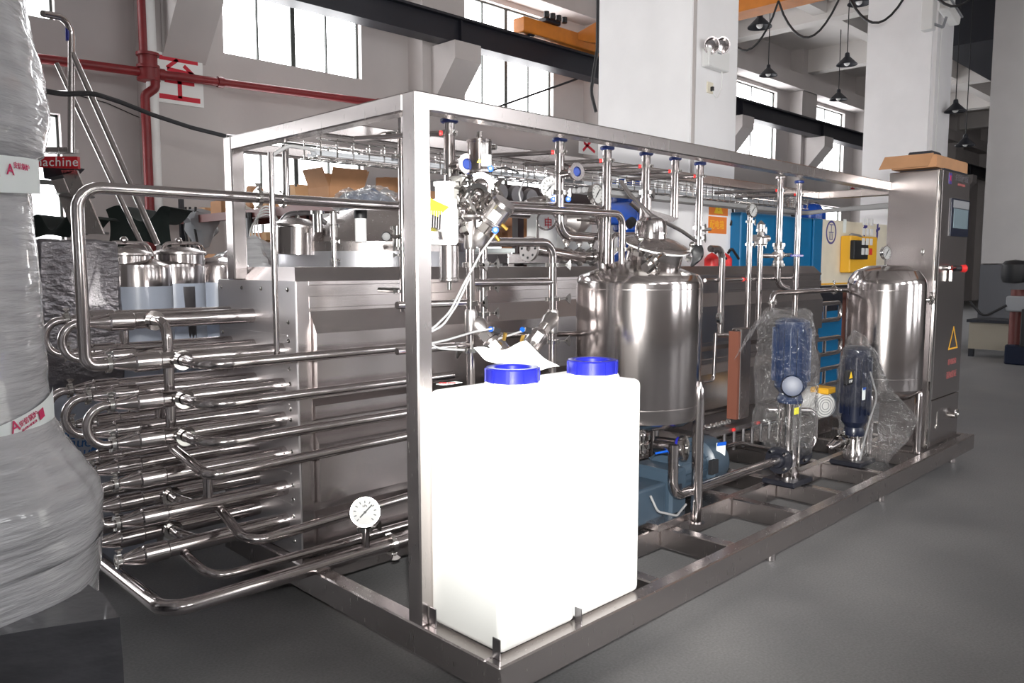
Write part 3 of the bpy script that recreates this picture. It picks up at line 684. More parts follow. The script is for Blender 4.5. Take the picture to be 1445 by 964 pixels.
# ================================================================ TUBE BUNDLE
RT_ = .036
def xtube(y, z, label, x1=HX0, inlet=True, group='heat exchanger tubes'):
    t = thing('exchanger_tube', (-.62, y, z), label, 'pipe', group)
    G().cyl((-.55, y, z), (x1, y, z), RT_, n=20).go('shell_tube', 'pipe', t)
    G().rev((-.62, y, z), (1, 0, 0), [(RT_*1.0, 0), (RT_*1.14, .006), (RT_*1.14, .1), (RT_, .106)], 20).go('sleeve', 'pipe', t)
    g = G(); g.rev((-.70, y, z), (1, 0, 0), [(.016, 0), (.016, .01), (.034, .08)], 18)
    for k in range(6):
        a = k*PI/3; c = V((0, math.cos(a), math.sin(a)))
        g.cyl(V((-.695, y, z))+c*.018, V((-.62, y, z))+c*.036, .0035, n=5)
    g.go('reducer', 'pipe', t)
    clamp(t, (-.715, y, z), (1, 0, 0), .021, (0, -.3, 1), .018)
    return t
ZN = [1.2, 1.035, .875, .708, .545, .385]
rows = ['first', 'second', 'third', 'fourth', 'fifth', 'sixth', 'seventh']
for k, z in enumerate(ZN): xtube(1.52, z, 'front column steel exchanger tube, %s from the top' % rows[k])
ZM = [1.352, 1.2, 1.035, .875, .708, .545, .385]
for k, z in enumerate(ZM): xtube(1.80, z, 'middle column steel exchanger tube, %s from the top' % rows[k])
for k, z in enumerate(ZM): xtube(2.05, z, 'back column steel exchanger tube, %s from the top' % rows[k])
def ubend(y, z0, z1, label, cat='pipe'):
    rr = (z0-z1)/2; zc = (z0+z1)/2
    pts = [(-.72, y, z0)]+[(-.735-rr*.9*math.sin(a), y, zc+rr*math.cos(a)) for a in [PI*i/14 for i in range(15)]]+[(-.72, y, z1)]
    return G().tube(pts, .0185, 0, 12).go('u_bend_pipe', 'pipe', label=label, category=cat, group='u-bends joining tubes')
ubend(1.52, ZN[1], ZN[2], 'front upper steel u-bend joining second and third front tubes')
ubend(1.52, ZN[3], ZN[4], 'front lower steel u-bend joining fourth and fifth front tubes')
for y, nm in ((1.8, 'middle'), (2.05, 'back')):
    for a, b, w_ in ((0, 1, 'top'), (2, 3, 'second'), (4, 5, 'lowest')): ubend(y, ZM[a], ZM[b], '%s steel u-bend of the %s tube column' % (w_, nm))
# short spigots linking the tubes
for k, (x, y, a, b) in enumerate(((-.47, 2.05, 0, 1), (-.40, 2.05, 4, 5), (-.42, 1.8, 2, 3), (-.42, 1.8, 5, 6), (-.45, 2.05, 2, 3))):
    G().cyl((x, y, ZM[a]-.03), (x, y, ZM[b]+.03), .019, n=12).go('link_spigot', 'pipe', label='short vertical spigot between the %s' % ('top two back tubes', 'fifth and sixth back tubes', 'third and fourth middle tubes', 'lowest two middle tubes', 'third and fourth back tubes')[k], category='pipe', group='link spigots')
G().cyl((-.33, 1.52, ZN[3]-.02), (-.33, 1.52, ZN[4]+.02), .021, n=12).go('link_spigot', 'pipe', label='bright vertical spigot between fourth and fifth front tubes', category='pipe')
# side outlets: elbow ring and pipe running along the housing
def outlet(i, lab, y1=1.25, zr=None, x1=.86, dz=-.005):
    z = ZN[i]
    t = pipe('side_outlet_pipe', [(-.44, 1.51, z), (-.44, y1, z+dz), (x1, y1, z+dz)], .0225, lab, bend=.12)
    G().ring((-.44, 1.47, z), (0, 1, 0), .034, .008, h=.02, n=20).go('weld_collar', 'bright', t)
    return t
outlet(0, 'top steel outlet pipe bending forward and passing behind the bright post')
outlet(1, 'second steel outlet pipe from top, passing behind the bright post')
outlet(2, 'third steel outlet pipe from top, passing behind the bright post')
t = pipe('drop_pipe', [(-.44, 1.79, ZM[0]), (-.44, 1.66, ZM[0]), (-.44, 1.62, 1.3), (-.44, 1.62, .80), (-.44, 1.25, .74), (.86, 1.25, .76)], .0225, 'long steel drop pipe from the top tube, bending forward at its foot', bend=.06)
G().ring((-.44, 1.76, ZM[0]), (0, 1, 0), .034, .01, h=.02, n=20).go('weld_collar', 'bright', t)
pipe('side_outlet_pipe', [(-.28, 1.53, ZN[4]-.03), (-.28, 1.26, .415), (.86, 1.26, .45)], .0225, 'lower outlet pipe bending forward above the big bottom pipe', bend=.09)
for zz, lb in ((ZM[5], 'short elbow stub behind the front tubes, upper'), (ZM[6], 'short elbow stub behind the front tubes, lower')):
    t = pipe('elbow_stub', [(-.40, 1.80, zz), (-.40, 1.66, zz), (-.33, 1.58, zz-.03)], .024, lb, bend=.04)
    G().ring((-.40, 1.75, zz), (0, 1, 0), .036, .008, h=.016, n=18).go('weld_collar', 'bright', t)
# big return loop top-left: from first front tube up and along
zt = 1.90
t = pipe('return_pipe', [(-.71, 1.52, ZN[0]), (-.80, 1.52, ZN[0]), (-.80, 1.52, zt), (1.7, 1.52, zt+.0)], .0235, 'tall steel return pipe looping up beside the wrapped column and across', bend=.09)
clamp(t, (-.05, 1.52, zt), (1, 0, 0), .026, (0, -.2, 1), .02)
collar(t, (.07, 1.52, zt), (1, 0, 0), .022, red=(0, -.4, -1))
# bottom big pipe G
G0 = [( -.71, 1.52, ZN[5]), (-.76, 1.52, ZN[5])]
t = pipe('bottom_main_pipe', [(-.65, 2.2, .25), (-.65, 1.20, .25), (2.2, 1.20, .25)], .032, 'thick steel bottom main bending round and along the floor side', bend=.1)
q = P(516, 772, Y=1.2); 
clamp(t, P(551, 768, Y=1.2), (1, 0, 0), .034, (.2, -.6, -1), .02)
G().cyl((q.x, 1.2, .25), (q.x, 1.2, .36), .02, n=14).go('branch_stub', 'pipe', t)
clamp(t, (q.x, 1.2, .365), (0, 0, 1), .024, (1, -.3, 0), .03)
t = thing('pressure_gauge', (q.x, 1.2, .385), 'white-faced pressure gauge standing on the bottom main beside the post', 'gauge')
gc = V((q.x, 1.2, P(515, 723, Y=1.2).z))
gauge(t, gc, CAM-gc, .066, stem=(q.x, 1.2, .38), needle=.78)
text('kPa', t, gc+(CAM-gc).normalized()*.0085+V((0, 0, .03)), V((0, 0, 1)).cross(CAM-gc), (0, 0, 1), .016, 'black', depth=.0003)
pipe('lower_branch_pipe', [(-.45, 1.53, ZN[5]-.03), (-.42, 1.3, .29), (.1, 1.3, .285), (.7, 1.3, .285)], .02, 'thin branch pipe dipping from the lowest front tube beside the main', bend=.1)
# sampling pipes in the left bay
pA = P(382, 215, Y=1.30); pB = P(391, 500, Y=1.30)
t = pipe('sensor_pipe', [(pB.x, 1.30, pB.z), (pA.x, 1.30, pA.z)], .0125, 'thin vertical steel pipe in front of the end plate, hose on top', n=12)
G().tube([(pA.x, 1.3, pA.z-.01), (pA.x, 1.3, 2.06), (pA.x+.09, 1.31, 2.115), (pA.x+.35, 1.33, 2.105), (.9, 1.33, 2.085)], .008, .1, 8).go('clear_hose', 'hose', t)
pA = P(402, 190, Y=1.52)
t = pipe('hanger_rod', [(pA.x, 1.52, 1.9), (pA.x, 1.52, 2.15)], .016, 'short vertical hanger pipe from top rail down to the return pipe', n=12)
pA = P(565.5, 160, Y=1.05); pB = P(566, 440, Y=1.05)
t = pipe('riser_pipe', [(pA.x, 1.05, pA.z), (pA.x, 1.05, pB.z)], .015, 'thin vertical riser pipe tight against the left of the bright post', n=12)
for v in (189, 220, 351, 360, 411): clamp(t, (pA.x, 1.05, P(565, v, Y=1.05).z), (0, 0, 1), .016, (-1, 1, 0), .015)
zz = P(565, 334, Y=1.05).z
G().cyl((pA.x, 1.05, zz), P(548, 334, Y=1.05)+V((0, 0, 0)), .01, n=10).go('valve_stem', 'bright', t)
G().rev(P(545, 334, Y=1.05), (CAM-P(545, 334, Y=1.05)), [(0, -.01), (.018, -.01), (.022, 0), (.018, .012), (0, .014)], 16).go('black_knob', 'black', t)
pq = P(535, 190, Y=1.2); G().cyl((pA.x, 1.05, P(565, 188, Y=1.05).z), pq, .012, n=10).go('side_arm', 'bright', t)
pq = P(535, 409, Y=1.2); G().cyl((pA.x, 1.05, P(565, 410, Y=1.05).z), pq, .012, n=10).go('side_arm', 'bright', t)
pA = P(472, 325, Y=1.9); pB = P(472, 376, Y=1.9)
t = pipe('valve_riser', [pB, V((pB.x, 1.9, pA.z+.04))], .012, 'slim riser with valves in front of the big round vessel', n=12)
for v in (300, 318, 341, 367): clamp(t, (pB.x, 1.9, P(472, v, Y=1.9).z), (0, 0, 1), .014, (1, 0, 0), .01)
G().cyl((pB.x, 1.9, P(472, 335, Y=1.9).z), (pB.x, 1.9, P(472, 300, Y=1.9).z), .02, n=12).go('valve_body', 'cast', t)
G().cyl((pB.x, 1.9, P(472, 312, Y=1.9).z), (pB.x+.06, 1.9, P(472, 312, Y=1.9).z), .012, n=10).go('branch', 'cast', t)

# ================================================================ WHITE DOSING TANKS
def dosing(x0, x1, label, capu, capv, side):
    t = thing('dosing_tank', ((x0+x1)/2, .25, BZ), label, 'tank')
    zt = 1.135
    G().box((x0, .05, BZ+.002), (x1, .445, zt), .028).go('tank_body', 'whiteplastic', t, ang=50)
    c = P(capu, capv, Z=zt+.04); cz = zt-.003; cx_, cy_ = c.x, c.y
    g = G(); g.rev((cx_, cy_, cz), (0, 0, 1), [(.115, 0), (.108, .012), (.098, .016), (.098, .03)], 32, cap=False).go('tank_neck', 'whiteplastic', t)
    g = G(); g.rev((cx_, cy_, cz+.012), (0, 0, 1), [(.103, 0), (.106, .004), (.106, .052), (.102, .058), (.078, .058), (.074, .052), (.074, .036), (0, .034)], 40, cap=False)
    for k in range(10):
        a = k*PI/5; d = V((math.cos(a), math.sin(a), 0)); g.obox(V((cx_, cy_, cz+.04))+d*.107, d*.003, V((-d.y, d.x, 0))*.006, V((0, 0, .026)))
    g.go('screw_cap', 'blueplastic', t)
    return t
dosing(.055, .458, 'left white plastic dosing tank with blue screw cap, nearest the corner', 723, 527, 0)
dosing(.462, .865, 'right white plastic dosing tank with blue screw cap, beside steel vessel', 836, 516, 1)
for (a, b), lb in ((((-.004, .385, BZ-.04), (.0, .425, BZ+.06)), 'dark steel retaining tab at the foot of the bright post'), (((-.004, .035, BZ-.04), (.0, .075, BZ+.06)), 'dark steel retaining tab at the nearest frame corner')):
    G().box((.035, a[1], BZ), (.04, b[1], BZ+.075), .002).go('retaining_tab', 'dullsteel', label=lb, category='bracket')
G().box((.452, .02, BZ), (.456, .055, BZ+.06), .001).go('retaining_tab', 'dullsteel', label='small steel tab at the front edge between the two dosing tanks', category='bracket')
g = G()
n_ = 10; grid = []
A_, B_, C_, D_ = P(668, 498, Y=.44), P(742, 488, Y=.44), P(790, 524, Y=.42), P(700, 520, Y=.42)
for i in range(n_+1):
    row = []
    for j in range(n_+1):
        s_, q_ = i/n_, j/n_
        p = A_*(1-s_)*(1-q_)+B_*s_*(1-q_)+C_*s_*q_+D_*(1-s_)*q_
        row.append(p+V((0, 0, .014*math.sin(s_*7+1)+.008*math.cos(q_*6))))
    grid.append(row)
for v in (): pass
G().quads(grid).go('paper_sheet', 'paper', label='crumpled white instruction sheet lying behind the left blue cap', category='paper', ang=80)
q = P(634, 541, Z=1.138)
t = thing('label_sticker', q, 'small faded red and black sticker on top of the left tank', 'label')
G().box(q+V((-.05, -.02, -.001)), q+V((.05, .02, .001))).go('sticker', 'paper', t, smooth=False)
text('强酸', t, q+V((-.01, 0, .002)), (.7, -.7, 0), (.7, .7, 0), .035, 'redbright', depth=.0003)

# ================================================================ MIXING VESSEL
TC = V((1.70, .69, 0)); R = .335
t = thing('mixing_vessel', (TC.x, TC.y, BZ), 'large upright cylindrical stainless mixing vessel on legs behind the white tanks', 'tank')
G().rev((TC.x, TC.y, 0), (0, 0, 1), [(0, .70), (.12, .715), (.28, .76), (.325, .79), (R, .82), (R, 1.50), (R-.004, 1.52), (R-.02, 1.545), (R-.06, 1.558), (.1, 1.625), (0, 1.63)], 72).go('vessel_shell', 'tanksteel', t)
for z in (.865, 1.475): G().ring((TC.x, TC.y, z), (0, 0, 1), R, .0012, h=.004, n=72).go('weld_seam', 'steel', t)
for a in (-1.24, 1.9, .33, 3.5):
    d = V((math.cos(a), math.sin(a), 0)); c = TC+d*(R+.0)
    G().rev((c.x, c.y, BZ), (0, 0, 1), [(.03, 0), (.03, .66), (.028, .72), (.012, .76), (0, .765)], 20).go('leg', 'pipe', t)
    G().cyl((c.x, c.y, BZ), (c.x, c.y, BZ+.004), .045, n=16).go('base_plate', 'steel', t)
# tilted manhole neck with domed lid
mh = P(938, 372, X=TC.x+.05); mh = V((TC.x+.075, TC.y-.02, 1.55)); ax = (RT*.17-FH*.24+V((0, 0, 1))).normalized()
G().cyl(mh-ax*.06, mh+ax*.15, .148, n=48).go('manhole_neck', 'tanksteel', t)
ld = mh+ax*.155
G().rev(ld, ax, [(0, 0), (.172, 0), (.178, .006), (.172, .014), (.16, .02), (.10, .04), (.05, .047), (0, .05)], 48).go('manhole_lid', 'steel', t)
G().ring(ld+ax*-.004, ax, .155, .01, h=.012, n=48).go('lid_gasket', 'white', t)
for k in range(3):
    a = .6+k*2.1; x_, y_, _ = basis(ax); d = x_*math.cos(a)+y_*math.sin(a); q = ld+d*.178
    g = G(); g.cyl(q-ax*.05, q+ax*.035, .006, n=8); g.ball(q+ax*.045, .016, 10, 6); g.obox(q-ax*.03, d*.015, d.cross(ax)*.018, ax*.012); g.go('wing_bolt', 'bright', t)
dm = ld+ax*.012-RT*.03+FH*.03
G().rev(dm, (0, 0, 1), [(.085, 0), (.085, .09), (.078, .12), (.055, .138), (.02, .146), (0, .147)], 32).go('breather_dome', 'pipe', t)
G().ring(dm+V((0, 0, .055)), (0, 0, 1), .086, .002, h=.006, n=32).go('dome_seam', 'bright', t)
q0 = P(880, 262, Y=.66); q1 = dm+V((-.08, .0, .04)); 
g = G(); g.tube([P(876, 256, Y=.72), P(890, 276, Y=.71), P(918, 303, Y=.70), P(962, 326, Y=.70), P(982, 340, Y=.69)], .011, .2, 8)
g.go('lid_handle_bar', 'cast', t)
g = G(); g.ball(P(984, 358, Y=.80), .05, 16, 10, (.8, .8, 1.3))
for v in g.b.verts: v.co += noise.noise_vector(v.co*16)*.03
g.go('black_cloth', 'black', label='crumpled black cloth hanging behind the manhole lid', category='cloth')
g = G(); g.prism([P(905, 292, Y=.7), P(958, 308, Y=.7), P(950, 313, Y=.7), P(918, 318, Y=.7)], (0, .01, 0)); g.go('strap_bracket', 'steel', t)
# top valves
def pipe_on(pts, r, label, **k): return pipe('vessel_pipe', pts, r, label, **k)
q = P(918, 372, Y=.48)
t2 = thing('vessel_top_valve', q, 'angled steel sampling valve on the vessel shoulder before the manhole', 'valve')
d = (P(940, 345, Y=.5)-P(890, 385, Y=.45)).normalized()
G().cyl(q-d*.06, q+d*.05, .022, n=16).go('valve_body', 'cast', t2); G().cyl(q+d*.05, q+d*.12, .006, n=8).go('stem', 'bright', t2)
G().obox(q+d*.13, d*.006, V((.03, 0, 0)), V((0, .008, .006)), .003).go('wing_handle', 'bright', t2)
clamp(t2, q-d*.03, d, .024, (0, 0, 1), .02); clamp(t2, q+d*.03, d, .022, (1, 0, 0), .02)
# bottom outlet
bo = V((TC.x, TC.y-.03, .70))
t2 = thing('outlet_valve', (bo.x, bo.y, .56), 'steel outlet valve with blue ring under the mixing vessel', 'valve')
G().cyl(bo, bo-V((0, 0, .12)), .03, n=16).go('outlet_neck', 'pipe', t2)
for dz in (.03, .08): clamp(t2, bo-V((0, 0, dz)), (0, 0, 1), .034, (-.7, -.7, 0), .03)
q = P(962, 632, Y=.42); dq = V((.25, -1, .1)).normalized()
G().cyl(q+V((-.03, .14, 0)), q, .045, n=20).go('filter_body', 'pipe', t2)
G().ring(q-dq*.012, dq, .05, .008, h=.012, n=24).go('blue_gasket', 'blueplastic', t2)
g = G(); g.ring(q+dq*.01, dq, .052, .014, h=.022, n=20); 
for k in range(6):
    a = k*PI/3; x_, y_, _ = basis(dq); g.ball(q+dq*.01+(x_*math.cos(a)+y_*math.sin(a))*.058, .012, 8, 6)
g.rev(q+dq*.008, dq, [(0, 0), (.04, 0), (.04, .006), (0, .008)], 20); g.go('clamp', 'bright', t2)
G().tube([P(925, 640, Y=.5), P(945, 636, Y=.47)], .006, 0, 8).go('blue_lever', 'brightblue', t2)
q0 = P(950, 660, Y=.40)
z_ = P(958, 703, Y=.40).z; x1 = P(1097, 657, Y=.40).x
t3 = pipe('suction_pipe', [(q0.x, .40, q0.z+.12), (q0.x, .40, z_+.02), (x1, .40, z_+.01)], .027, 'steel suction pipe elbowing from under the vessel to the wrapped pump', bend=.08)

# bottom blue-grey pump motor
mc = P(975, 655, Y=.62)
t = thing('transfer_pump', (mc.x, mc.y, BZ), 'blue-grey transfer pump with round motor behind the vessel leg', 'pump')
ze = mc.z
G().rev((mc.x-.28, mc.y, ze), (1, 0, 0), [(0, 0), (.10, 0), (.115, .01), (.115, .28), (.13, .3), (.15, .31), (.152, .42), (.14, .47), (.1, .49), (0, .49)], 36).go('motor_body', 'motorblue', t)
for k in range(12):
    a = k*PI/6; d = V((0, math.cos(a), math.sin(a)))
    G().obox(V((mc.x-.13, mc.y, ze))+d*.12, V((.13, 0, 0)), d*.009, V((1, 0, 0)).cross(d)*.003).go('cooling_fin', 'motorblue', t, smooth=False)
G().box((mc.x-.42, mc.y-.15, BZ+.03), (mc.x-.27, mc.y+.12, ze+.06), .015).go('gearbox', 'motorblue', t)
G().box((mc.x-.7, mc.y-.12, BZ+.02), (mc.x-.42, mc.y+.1, ze+.0), .02).go('pump_casing', 'motorblue', t)
G().box((mc.x-.6, mc.y-.2, BZ), (mc.x+.1, mc.y+.16, BZ+.04), .004).go('mounting_plate', 'steel', t)
yy = mc.y-.152
G().box((mc.x+.02-.05, yy-.006, ze-.03), (mc.x+.02+.02, yy+.02, ze+.05), .001).go('rating_plate', 'black', t)
q = P(1017, 636, Y=mc.y-.13)
G().obox(q, V((.03, -.01, 0)), V((.004, -.0, .048)), V((.001, .003, 0))).go('white_label', 'paper', t, smooth=False); G().obox(q+V((.002, -.004, .04)), V((.03, -.01, 0)), V((.001, 0, .010)), V((.001, .003, 0))).go('blue_label_band', 'brightblue', t, smooth=False)
G().box((mc.x-.36-.03, mc.y-.156, ze-.08), (mc.x-.36+.03, mc.y-.149, ze-.02), .001).go('warning_plate', 'blackmetal', t)
G().tube([P(918, 700, Y=.4), P(928, 722, Y=.38), P(955, 728, Y=.36), P(968, 712, Y=.4)], .006, .05, 8).go('clear_hose', 'hose', label='clear hose looping from the transfer pump base', category='hose')

# ================================================================ FILTER TANK, PUMPS
FC = V((4.16, .31, 0)); r_ = .262
t = thing('balance_tank', (FC.x, FC.y, BZ), 'smaller domed stainless tank standing in front of the control cabinet', 'tank')
G().rev(FC, (0, 0, 1), [(0, .60), (.1, .61), (.2, .65), (r_, .72), (r_, 1.46), (r_-.01, 1.50), (r_*.82, 1.555), (r_*.5, 1.59), (0, 1.60)], 64).go('vessel_shell', 'tanksteel', t)
for z in (.80, 1.42): G().ring((FC.x, FC.y, z), (0, 0, 1), r_, .001, h=.004, n=64).go('weld_seam', 'steel', t)
for a in (-.97, 1.1, 3.2):
    c = FC+V((math.cos(a), math.sin(a), 0))*(r_*.97); G().rev((c.x, c.y, BZ), (0, 0, 1), [(.028, 0), (.028, .42), (.02, .45), (0, .46)], 18).go('leg', 'pipe', t)
q = P(1300, 423, X=FC.x+.2)
G().cyl(q+V((-.08, .02, 0)), q+V((.02, -.06, 0)), .014, n=12).go('side_port', 'bright', t); clamp(t, q+V((.02, -.06, 0)), (.1, -.1, 0), .02, (0, 0, 1), .02)
q = P(1251, 357, Y=.31); t2 = thing('pressure_gauge', (q.x, .31, 1.58), 'chrome pressure gauge on top of the domed tank by the cabinet', 'gauge')
gauge(t2, q, (-.2, -1, .1), .05, stem=(q.x, .31, 1.58))
zt = P(1150, 411, Y=.6).z
t2 = pipe('tank_feed_pipe', [P(1089, 440, Y=.62), V((P(1089, 411, Y=.62).x, .62, zt)), V((FC.x-.12, .62, zt)), V((FC.x-.12, .45, zt))], .017, 'thin steel pipe from the wrapped pump across to the domed tank', bend=.06)
clamp(t2, P(1088, 427, Y=.62), (0, 0, 1), .018, (1, 0, 0), .03); clamp(t2, V((FC.x-.16, .62, zt)), (1, 0, 0), .02, (0, 0, 1), .03)

def vpump(c, z0, zm0, zm1, rm, rs, label, m, lump=None):
    """vertical multistage pump: foot, sleeve, tie rods, lantern, motor"""
    t = thing('vertical_pump', (c.x, c.y, BZ), label, 'pump')
    G().box((c.x-.13, c.y-.11, BZ), (c.x+.13, c.y+.11, BZ+.035), .01).go('foot_plate', 'blackmetal', t)
    G().rev((c.x, c.y, BZ+.03), (0, 0, 1), [(rs*1.5, 0), (rs*1.5, .05), (rs*1.1, .08), (rs*1.1, .14), (rs, .15), (rs, zm0-BZ-.1), (rs*1.2, zm0-BZ-.08), (rs*1.2, zm0-BZ-.04)], 28).go('pump_sleeve', 'pipe', t)
    for k in range(4):
        a = PI/4+k*PI/2; d = V((math.cos(a), math.sin(a), 0))*rs*1.35; G().cyl((c.x+d.x, c.y+d.y, BZ+.03), (c.x+d.x, c.y+d.y, zm0-.02), .008, n=8).go('tie_rod', 'bright', t)
    G().rev((c.x, c.y, zm0-.04), (0, 0, 1), [(rs*1.5, 0), (rs*1.6, .02), (rs*1.3, .06), (rm, .1), (rm, zm1-zm0-.05), (rm*1.06, zm1-zm0-.04), (rm*1.06, zm1-zm0+.02), (rm*.7, zm1-zm0+.04), (0, zm1-zm0+.045)], 28).go('motor', m, t)
    for k in range(16):
        a = k*PI/8; d = V((math.cos(a), math.sin(a), 0))
        G().obox(V((c.x, c.y, (zm0+zm1)/2+.02))+d*(rm+.008), V((0, 0, (zm1-zm0)*.34)), d*.01, V((-d.y, d.x, 0))*.003).go('cooling_fin', m, t, smooth=False)
    return t
c = P(1112, 640, Y=.40); PC1 = V((c.x, .40, 0))
zm0 = P(1110, 560, Y=.4).z; zm1 = P(1108, 450, Y=.4).z
t = vpump(PC1, BZ, zm0, zm1, .098, .05, 'vertical steel pump with navy motor under clear plastic, middle of skid', 'navymotor2')
jb = P(1118, 545, Y=.26); G().rev(jb, (CAM-jb), [(0, -.1), (.06, -.1), (.066, -.03), (.058, -.005), (0, 0)], 24).go('junction_box', 'navymotor2', t)
ly = P(1124, 580, Y=.30); G().obox(ly, V((.025, 0, 0)), V((0, 0, .02)), V((0, .003, 0))).go('yellow_label', 'stickeryellow', t, smooth=False)
# round flanges
fz = z_+.01
for dx, rr in ((-.13, .085), (.16, .075)):
    g = G(); g.rev((PC1.x+dx, .40, fz), (1, 0, 0), [(0, 0), (rr, 0), (rr, .022), (0, .022)], 32); g.rev((PC1.x+dx-.03, .40, fz), (1, 0, 0), [(.04, 0), (.045, .01), (.045, .08)], 20)
    g.go('flange', 'blackmetal', t)
    for k in range(4):
        a = PI/4+k*PI/2; G().cyl((PC1.x+dx-.02, .40+math.cos(a)*rr*.78, fz+math.sin(a)*rr*.78), (PC1.x+dx+.04, .40+math.cos(a)*rr*.78, fz+math.sin(a)*rr*.78), .011, n=6).go('flange_bolt', 'bright', t)
t2 = pipe('discharge_pipe', [(PC1.x+.18, .42, fz), (PC1.x+.42, .42, fz), (PC1.x+.42, .42, fz+.24), (PC1.x+.1, .60, fz+.26)], .018, 'curved steel discharge pipe between the two wrapped pumps', bend=.07)
pA = P(1205, 600, Y=.31); PC2 = V((pA.x, .31, 0))
zm0b = P(1207, 605, Y=.31).z; zm1b = P(1212, 488, Y=.31).z
t = vpump(PC2, BZ, zm0b, zm1b, .085, .045, 'vertical pump with black motor under torn clear plastic, beside domed tank', 'navymotor')
q = P(1198, 532, Y=.21); G().obox(q, V((.055, 0, 0)), V((0, 0, .045)), V((0, .01, 0)), .004).go('name_plate', 'black', t)
tri = lambda c_, s_: [c_+V((-s_, 0, -s_*.8)), c_+V((s_, 0, -s_*.8)), c_+V((0, 0, s_))]
G().prism(tri(q+V((0, -.0125, .012)), .025), (0, -.001, 0)).go('warning_triangle', 'stickeryel2', t, smooth=False)
text('CNP', t, q+V((0, -.0125, -.028)), (1, 0, 0), (0, 0, 1), .026, 'white', depth=.0005)
q = P(1219, 556, Y=.2); G().obox(q, V((.022, 0, 0)), V((0, 0, .04)), V((0, .002, 0))).go('white_label', 'paper', t, smooth=False); G().obox(q+V((0, -.003, .036)), V((.022, 0, 0)), V((0, 0, .008)), V((0, .002, 0))).go('blue_label_band', 'brightblue', t, smooth=False)
G().tube([P(1228, 525, Y=.2), P(1238, 560, Y=.18), P(1225, 600, Y=.2), P(1213, 650, Y=.22)], .006, .1, 8).go('white_cable', 'hose', t)
t2 = pipe('inlet_pipe', [V((PC1.x+.55, .35, fz+.02)), V((PC2.x-.35, .35, fz-.02)), V((PC2.x-.05, .32, fz+.02))], .02, 'steel inlet pipe rising to the right wrapped pump', bend=.1)
clamp(t2, (PC2.x-.1, .335, fz+.01), (1, 0, 0), .03, (0, 0, 1), .02); clamp(t2, (PC2.x-.16, .34, fz), (1, 0, 0), .03, (0, -.5, -1), .02)
# plastic bags as closed crumpled skins following outlines
def bag(name, outline, y, depth, label, seed, amp=.02):
    """outline: list of (v, u_left, u_right) rows from top to bottom; a skin with real depth about the pump axis"""
    g = G(); rows_ = []; n = 44
    for (v, ul, ur) in outline:
        L, R_ = P(ul, v, Y=y), P(ur, v, Y=y); rt = (RT)*1.0
        c_ = (L+R_)/2; 
        # half width measured across the line of sight
        d = (c_-CAM).length; hw = abs(ur-ul)/2/FPX*d*.97
        rows_.append((c_, hw))
    fine = []
    for (a, b) in zip(rows_, rows_[1:]):
        for k in range(5): s_ = k/5; fine.append((a[0].lerp(b[0], s_), a[1]*(1-s_)+b[1]*s_))
    fine.append(rows_[-1])
    grid = []
    for i, (c_, hw) in enumerate(fine):
        row = []
        for j in range(n):
            a = 2*PI*j/n; dd = RT*math.cos(a)*hw+FH*math.sin(a)*min(hw, depth)
            p = c_+dd; nz = noise.noise_vector(p*9+V((seed, 0, 0)))*amp+noise.noise_vector(p*26+V((0, seed, 0)))*amp*.6
            cr = abs(noise.noise(V((a*3.2+c_.z*6, c_.z*2.2, seed))))*amp*2.2
            row.append(p+nz*min(1, hw/.05)-dd.normalized()*cr)
        grid.append(row+[row[0]])
    g.quads(grid); bmesh.ops.remove_doubles(g.b, verts=g.b.verts[:], dist=.0002)
    return g.go(name, 'clearbag', label=label, category='plastic bag', ang=75)
bag('plastic_bag', [(436, 1092, 1135), (441, 1080, 1141), (455, 1066, 1144), (490, 1066, 1150), (530, 1064, 1153), (570, 1062, 1149), (600, 1060, 1147), (620, 1066, 1144), (636, 1090, 1143), (641, 1118, 1140)], .40, .15, 'clear plastic bag over the navy motor pump, torn corner to the left', 3.1, .018)
g = G(); grid = []
for i in range(9):
    s_ = i/8; c_ = P(1072, 450, Y=.40).lerp(P(1036, 508, Y=.30), s_); hw = .085*(1-s_)**.8+.004
    row = []
    for j in range(13):
        a = 2*PI*j/12; p = c_+(RT*.6+UP*.8)*math.cos(a)*hw+FH*math.sin(a)*hw*.5; row.append(p+noise.noise_vector(p*30)*.012*(1-s_))
    grid.append(row)
G().quads(grid).go('plastic_bag_corner', 'clearbag', label='pointed loose corner of clear bag pointing left over the copper pack', category='plastic bag', ang=75)
bag('plastic_bag', [(466, 1202, 1207), (478, 1196, 1222), (500, 1188, 1236), (530, 1182, 1245), (560, 1180, 1262), (590, 1180, 1287), (615, 1180, 1278), (632, 1178, 1262), (650, 1196, 1250), (670, 1215, 1256), (684, 1236, 1260), (688, 1244, 1256)], .24, .13, 'torn clear plastic bag hanging over the black motor pump and frame edge', 8.4, .02)

# grey fan motor seen between pumps
q = P(1155, 570, Y=.9)
t = thing('fan_motor', (q.x, .9, BZ), 'light grey round motor end seen between the two wrapped pumps', 'motor')
G().rev(q+V((.1, .15, 0)), (-.5, -.8, 0), [(0, 0), (.1, 0), (.12, .02), (.12, .2), (.1, .24), (.05, .25), (0, .25)], 32).go('motor_body', 'white', t)
for k in range(4): G().ring(q+V((-.05, -.08, 0)), (-.5, -.8, 0), .03+.02*k, .003, n=24, m=6).go('grille_ring', 'greyplastic', t)
G().box((q.x-.06, .8, q.z+.09), (q.x+.1, .95, q.z+.14), .01).go('terminal_box', 'yellow', t)
G().box((q.x-.1, .86, BZ), (q.x+.2, 1.1, q.z-.1), .01).go('pedestal', 'steel', t)
